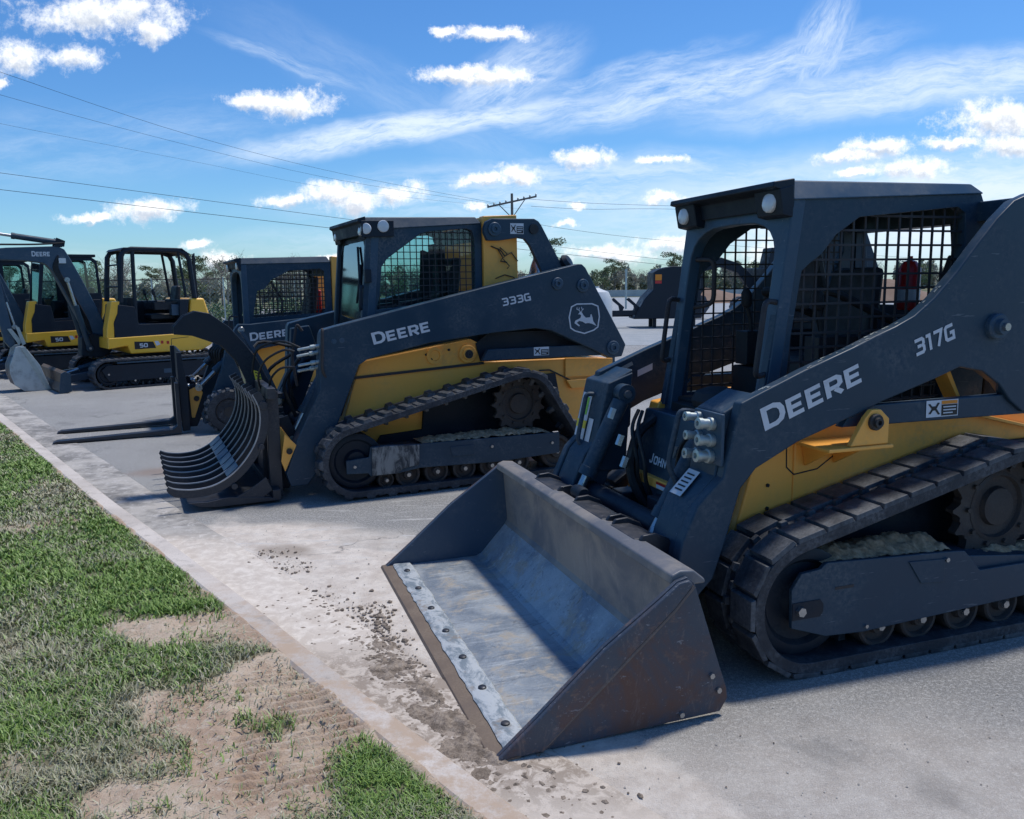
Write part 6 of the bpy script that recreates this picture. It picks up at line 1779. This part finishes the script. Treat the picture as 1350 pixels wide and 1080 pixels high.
LAB = {'pine': 'dark green pine in the tree line beyond the lot', 'leafy': 'mid green leafy tree in the tree line beyond the lot', 'bare': 'grey nearly leafless tree in the tree line beyond the lot'}
def place_tree(kind, i, x, y, s, rz, label=None):
    p = protos[kind][i % 2]
    if (kind, i % 2) not in used: t = p; used.add((kind, i % 2))
    else: t = copy_tree(p)
    t.location = (x, y, -.04); t.scale = (s, s, s * 1.0); t.rotation_euler = (0, 0, rz)
    tag(t, label or LAB[kind], 'tree', LAB[kind].split(' in the')[0] + 's in the tree line' if not label else 'single trees rising over the tree line')
TR = random.Random(11)
# (u = x/y, kind, distance, scale)
TL = []
for k in range(62):
    u = -.66 + k * .0225 + TR.uniform(-.008, .008)
    D = TR.uniform(70, 86) if u < -.2 else TR.uniform(105, 125)
    kind = TR.choice(['bare', 'bare', 'leafy', 'bare', 'leafy', 'pine']) if u < -.2 else TR.choice(['bare', 'bare', 'leafy', 'leafy', 'bare'])
    hgt = (.040 if u < -.2 else .026) * D + 1.55
    TL.append((u, kind, D, hgt * TR.uniform(.75, 1.05) / {'pine': 7.4, 'leafy': 5.7, 'bare': 6.3}[kind]))
for j, (u, kind, D, s) in enumerate(TL): place_tree(kind, j, u * D, D, s, TR.uniform(0, 6.28))
for (px_u, D, kind, hgt, lab) in ((-.378, 74, 'pine', 4.9, 'pine just right of the excavator canopy, tallest at the left of the tree line'), (-.345, 76, 'pine', 4.2, 'short dark pine left of the skid steer cab'),
                              (.125, 118, 'pine', 5.1, 'rounded pine right of the emblem loader arm, rising over the tree line'), (.195, 112, 'pine', 5.7, 'pine beside the open cab post, tallest at the right of the tree line'), (.044, 96, 'pine', 6.9, 'dark tree peeping over the grapple loader arm top')):
    place_tree(kind, int(D), px_u * D, D, hgt / 7.4, D, lab)

def shrub_mass(name, x0, x1, y, h, n, size, mat, label, depth=3):
    lobes = []
    k = int((x1 - x0) / 1.2)
    for i in range(k):
        hh = h * random.uniform(.55, 1.0)
        lobes.append((x0 + (x1 - x0) * (i + random.random()) / k, y + random.uniform(0, depth), hh * .48, 1.0, 1.0, hh * .52))
    o = leaf_cloud(lobes, n, size, mat, name, None)
    return tag(o, label, 'undergrowth', kind='stuff')
shrub_mass('far_woods', -75, -15, 88, 3.9, 34000, .20, 'grey', 'grey brown woodland undergrowth behind the excavators', 5)
shrub_mass('far_woods', -30, 110, 126, 4.9, 60000, .27, 'grey', 'grey green woodland mass behind the distant concrete', 6)
shrub_mass('tall_weeds', -28, 2, 37, 1.45, 22000, .075, 'bush', 'green weeds and vines along the back fence', 1.5)

# chain link fence at the back
def m_link():
    m = NT('chain_link'); 
    t = m.t; o = [n for n in t.nodes if n.type == 'OUTPUT_MATERIAL'][0]
    tr = t.nodes.new('ShaderNodeBsdfTransparent'); mx = t.nodes.new('ShaderNodeMixShader'); mx.inputs[0].default_value = .30
    t.links.new(tr.outputs[0], mx.inputs[1]); t.links.new(m.b.outputs[0], mx.inputs[2]); t.links.new(mx.outputs[0], o.inputs[0])
    return m.set(Base_Color=(.10, .11, .11), Roughness=.6)
link = m_link()
def fence(x0, x1, y, h, label):
    t = empty('chain_link_fence', ((x0 + x1) / 2, y, 0), 0, label, 'fence')
    hw = (x1 - x0) / 2
    wires = MB()
    # woven wire as crossing diagonal strands
    step = .16 if hw < 20 else .22
    k = -hw
    while k < hw:
        for s in (1, -1):
            xa, xb = k, k + s * h
            xb_ = max(-hw, min(hw, xb)); zz = abs(xb_ - xa)
            wires.add([(xa, 0, 0), (xa + .006, 0, 0), (xb_ + .006, 0, zz), (xb_, 0, zz)], [(0, 1, 2, 3)])
        k += step
    wires.build('wire_mesh', M['fitting'], t)
    x = -hw
    rails = MB().tube([(-hw, 0, h), (hw, 0, h)], .022, 6); rails.build('top_rail', M['grille'], t)
    while x <= hw + .01:
        MB().tube([(x, 0, -.05), (x, 0, h + .06)], .03, 6).build('fence_post', M['fitting'], t)
        x += 3.0
fence(-30, 3, 35, 1.95, 'chain link fence with grey posts behind the excavators')

# concrete block wall / distant low things on the right
def place_misc():
    m_red = paint('red_clay', (.20, .125, .085), (.28, .19, .13), .7, .95, scale=1.2)
    # clay bank
    vs = []; fs = []; n1, n2 = 40, 8
    for i in range(n1):
        for j in range(n2):
            u = i / (n1 - 1); v = j / (n2 - 1)
            vs.append((12 + u * 22, 60 + v * 6, 1.9 * math.sin(math.pi * u) ** .4 * math.sin(math.pi * v) * (.7 + .3 * math.sin(u * 19)) - .05))
    for i in range(n1 - 1):
        for j in range(n2 - 1): fs.append((i * n2 + j, (i + 1) * n2 + j, (i + 1) * n2 + j + 1, i * n2 + j + 1))
    o = MB().add(vs, fs).build('clay_bank', m_red, ang=60); tag(o, 'low red clay bank seen through the open cab of the near loader', 'earth bank')
    # pale barrier line
    b = MB().box(2, 40, 95, 95.5, 0, .75).build('barrier_wall', m_concrete('barrier_concrete', (.5, .5, .5), (.58, .58, .57))); tag(b, 'long pale concrete barrier at the far edge of the lot', 'wall')
    # steel posts
    for u, D, hh, lab in ((.1385, 50, 2.3, 'thin grey steel pole right of the emblem loader'),):
        p = MB().tube([(0, 0, 0), (0, 0, hh)], .06, 8); p.tube([(-.0, 0, hh - .1), (.0, 0, hh + .05)], .075, 8)
        o = p.build('light_pole', M['fitting']); o.location = (u * D, D, 0); tag(o, lab, 'pole')
    # utility pole with cross-arm
    D = 60
    t = empty('utility_pole', (-.0 * D, D, 0), 0, 'wooden utility pole with crossarms standing beyond the grapple loader', 'utility pole')
    t.location = (0.0 * D + .2, D, 0)
    MB().tube([(0, 0, -.1), (0, 0, 7.9)], [.13, .09], 10).build('pole', m_bark, t)
    ca = MB().hexa([(-1.75, -.06, 6.92), (1.75, -.06, 7.62), (1.75, .06, 7.62), (-1.75, .06, 6.92), (-1.75, -.06, 7.04), (1.75, -.06, 7.74), (1.75, .06, 7.74), (-1.75, .06, 7.04)])
    ca.tube([(-.9, -.08, 7.10), (0, -.12, 6.2)], .035, 5).tube([(.9, -.08, 7.45), (0, -.12, 6.2)], .035, 5)
    c_ = ca.build('crossarm', m_bark, t)
    ins = MB()
    for k in range(9):
        x = -1.7 + k * .425; z = 7.34 + x * .2 + .0
        ins.lathe((x, 0, z), (0, 0, 1), [(.03, 0), (.07, .05), (.05, .09), (.07, .14), (.03, .2), (.0001, .22)], 8)
    ins.build('insulators', M['fitting'], c_)
    # power lines
    def ray(px, py):
        # direction of a sight line from the camera position, used to lay out where each wire hangs
        x = (px - 675) / 1090; y = (540 - py) / 1090; z = -1
        c, s = math.cos(R(-.8)), math.sin(R(-.8)); x, y = c * x - s * y, s * x + c * y
        a = math.pi / 2 - R(8.6); c, s = math.cos(a), math.sin(a)
        return Vector((x, c * y - s * z, s * y + c * z))
    def pt(px, py, D):
        d = ray(px, py); return Vector((0, 0, 1.55)) + d * (D / d.y)
    WL = [([(-90, 215, 44), (0, 228, 45), (450, 288, 52), (740, 326, 60), (900, 345, 66), (1100, 366, 76)], .012, 'upper of the two dark low power lines crossing behind the loaders'),
          ([(-90, 238, 44), (0, 250, 45), (447, 302, 52), (900, 352, 66), (1100, 372, 76)], .014, 'lower of the two dark low power lines crossing behind the loaders'),
          ([(-90, 62, 30), (0, 95, 34), (250, 178, 45), (450, 229, 54), (655, 268, 60)], .008, 'highest thin power line falling to the utility pole from the left'),
          ([(-90, 92, 30), (0, 125, 34), (250, 192, 45), (450, 238, 54), (665, 271, 60)], .007, 'second thin power line falling to the utility pole from the left'),
          ([(-90, 143, 30), (0, 163, 34), (250, 212, 45), (450, 250, 54), (690, 276, 60)], .005, 'faint lowest thin power line falling to the utility pole from the left'),
          ([(690, 262, 60), (780, 268, 64), (900, 272, 70), (1200, 280, 85)], .012, 'upper power line leaving the utility pole to the right'),
          ([(700, 272, 60), (780, 276, 64), (900, 276, 70), (1200, 284, 85)], .012, 'middle power line leaving the utility pole to the right'),
          ([(660, 284, 60), (740, 301, 64), (900, 319, 70), (1200, 340, 85)], .012, 'lower power line leaving the utility pole to the right')]
    for pts, r_, lab in WL:
        ps = [pt(*p) for p in pts]
        q = []
        for i in range(len(ps) - 1):
            p0, p1, p2, p3 = ps[max(i - 1, 0)], ps[i], ps[i + 1], ps[min(i + 2, len(ps) - 1)]
            for k in range(6):
                t_ = k / 6
                q.append(.5 * (2 * p1 + (p2 - p0) * t_ + (2 * p0 - 5 * p1 + 4 * p2 - p3) * t_ ** 2 + (-p0 + 3 * p1 - 3 * p2 + p3) * t_ ** 3))
        q.append(ps[-1])
        o = MB().tube(q, r_, 5).build('power_line', M['hose']); tag(o, lab, 'power line', 'overhead power lines')
place_misc()

# black implement with raised tines, behind the grapple loader
def implement():
    D = 28.5; X = .146 * D
    t = empty('tillage_attachment', (X, D, 0), 0, 'black steel attachment with a tall hopper and toothed bar, standing on the pale concrete', 'attachment')
    t.scale = (1, 1, .9)
    h = MB().prism([(.05, .35), (.45, 1.15), (.72, 1.45), (.72, 2.10), (.90, 2.22), (1.35, 2.32), (2.3, 2.32), (2.4, .35)], 0, 1.3)
    o = h.build('hopper', M['black'], t, bev=.03)
    MB().poly([(.78, 1.80), (1.0, 1.80), (1.0, 2.02), (.78, 2.02)], -.004).build('warning_label', M['decalorg'], o)
    MB().poly([(.78, 1.68), (1.0, 1.68), (1.0, 1.79), (.78, 1.79)], -.004).build('red_label', M['red'], o)
    MB().box(-1.9, .5, .7, .82, .42, .54).build('tool_bar', M['black'], t)
    b = MB().box(-1.9, .5, .1, .22, .50, .68)
    for bx in ((.75, .87, .2, .32, 0, .36), (2.1, 2.22, .2, .32, 0, .36), (.75, .87, 1.0, 1.12, 0, .36), (2.1, 2.22, 1.0, 1.12, 0, .36), (-1.75, -1.65, .12, .2, 0, .5)): MB().box(*bx).build('leg', M['black'], t)
    MB().box(-1.1, -.75, .05, .095, .38, .52).build('bracket', M['black'], t)
    b.build('tool_bar', M['black'], t, bev=.01)
    for i in range(4):
        x = -1.75 + i * .52
        MB().prism([(x, 1.10), (x + .10, 1.16), (x + .46, .80), (x + .40, .66), (x + .30, .66), (x + .26, .86)], .12, .22).build('tine', M['black'], t)
    MB().tube([(-1.6, .1, .95), (-1.3, .05, .90), (-1.05, .05, .70), (-1.1, .05, .35), (-1.4, .05, .2)], .06, 8).build('hose', M['hose'], t)
implement()
tk = MB().lathe((0, 0, .15), (0, 0, 1), [(.5, 0), (.62, .12), (.62, .85), (.5, 1.12), (.25, 1.22), (.2, 1.25), (.2, 1.3), (.0001, 1.3)], 28).box(-.6, .6, -.6, .6, 0, .16).build('water_tank', M['tank'])
tk.location = (.099 * 27, 27, 0); tag(tk, 'round white plastic tank between the grapple loader and the black attachment', 'tank')

# dark excavator far behind, seen through the open cab
def far_digger():
    t = empty('excavator', (9.0, 34, 0), R(8), 'large dark excavator far away, seen through the open cab opening of the near loader', 'excavator')
    for y in (0, 2.0):
        make_track(t, [(1.4, .45, .45), (4.4, .45, .45)], y, y + .5, pitch=.2, lug=.03)
        MB().box(1.2, 4.6, y + .05, y + .45, .15, .75).build('track_frame', M['black'], t, bev=.05)
    MB().box(2.2, 3.6, .5, 2.0, .4, 1.02).build('undercarriage_frame', M['black'], t)
    b = MB().box(1.6, 4.6, .2, 2.3, 1.0, 2.1).build('upper_body', M['black'], t, bev=.06)
    MB().prism([(1.7, 1.2), (1.6, 2.0), (1.8, 2.9), (2.9, 2.9), (2.95, 1.2)], .2, 1.1).build('cab_shell', M['black'], t, bev=.04)
    MB().prism([(1.7, 1.3), (1.5, 1.7), (.8, 2.3), (0, 2.55), (-.8, 2.25), (-1.0, 2.05), (-.85, 1.95), (0, 2.15), (.75, 1.9), (1.3, 1.2)], 1.15, 1.45).build('boom', M['black'], t, bev=.02)
    MB().prism([(-1.05, 2.3), (-.8, 2.35), (-.75, 1.2), (-.9, .9)], 1.18, 1.42).build('stick', M['black'], t)
    MB().prism([(-.95, 1.0), (-.7, .95), (-.5, .5), (-.8, .1), (-1.3, .15), (-1.4, .6)], 1.0, 1.6).build('bucket', M['rust'], t, bev=.02)
far_digger()
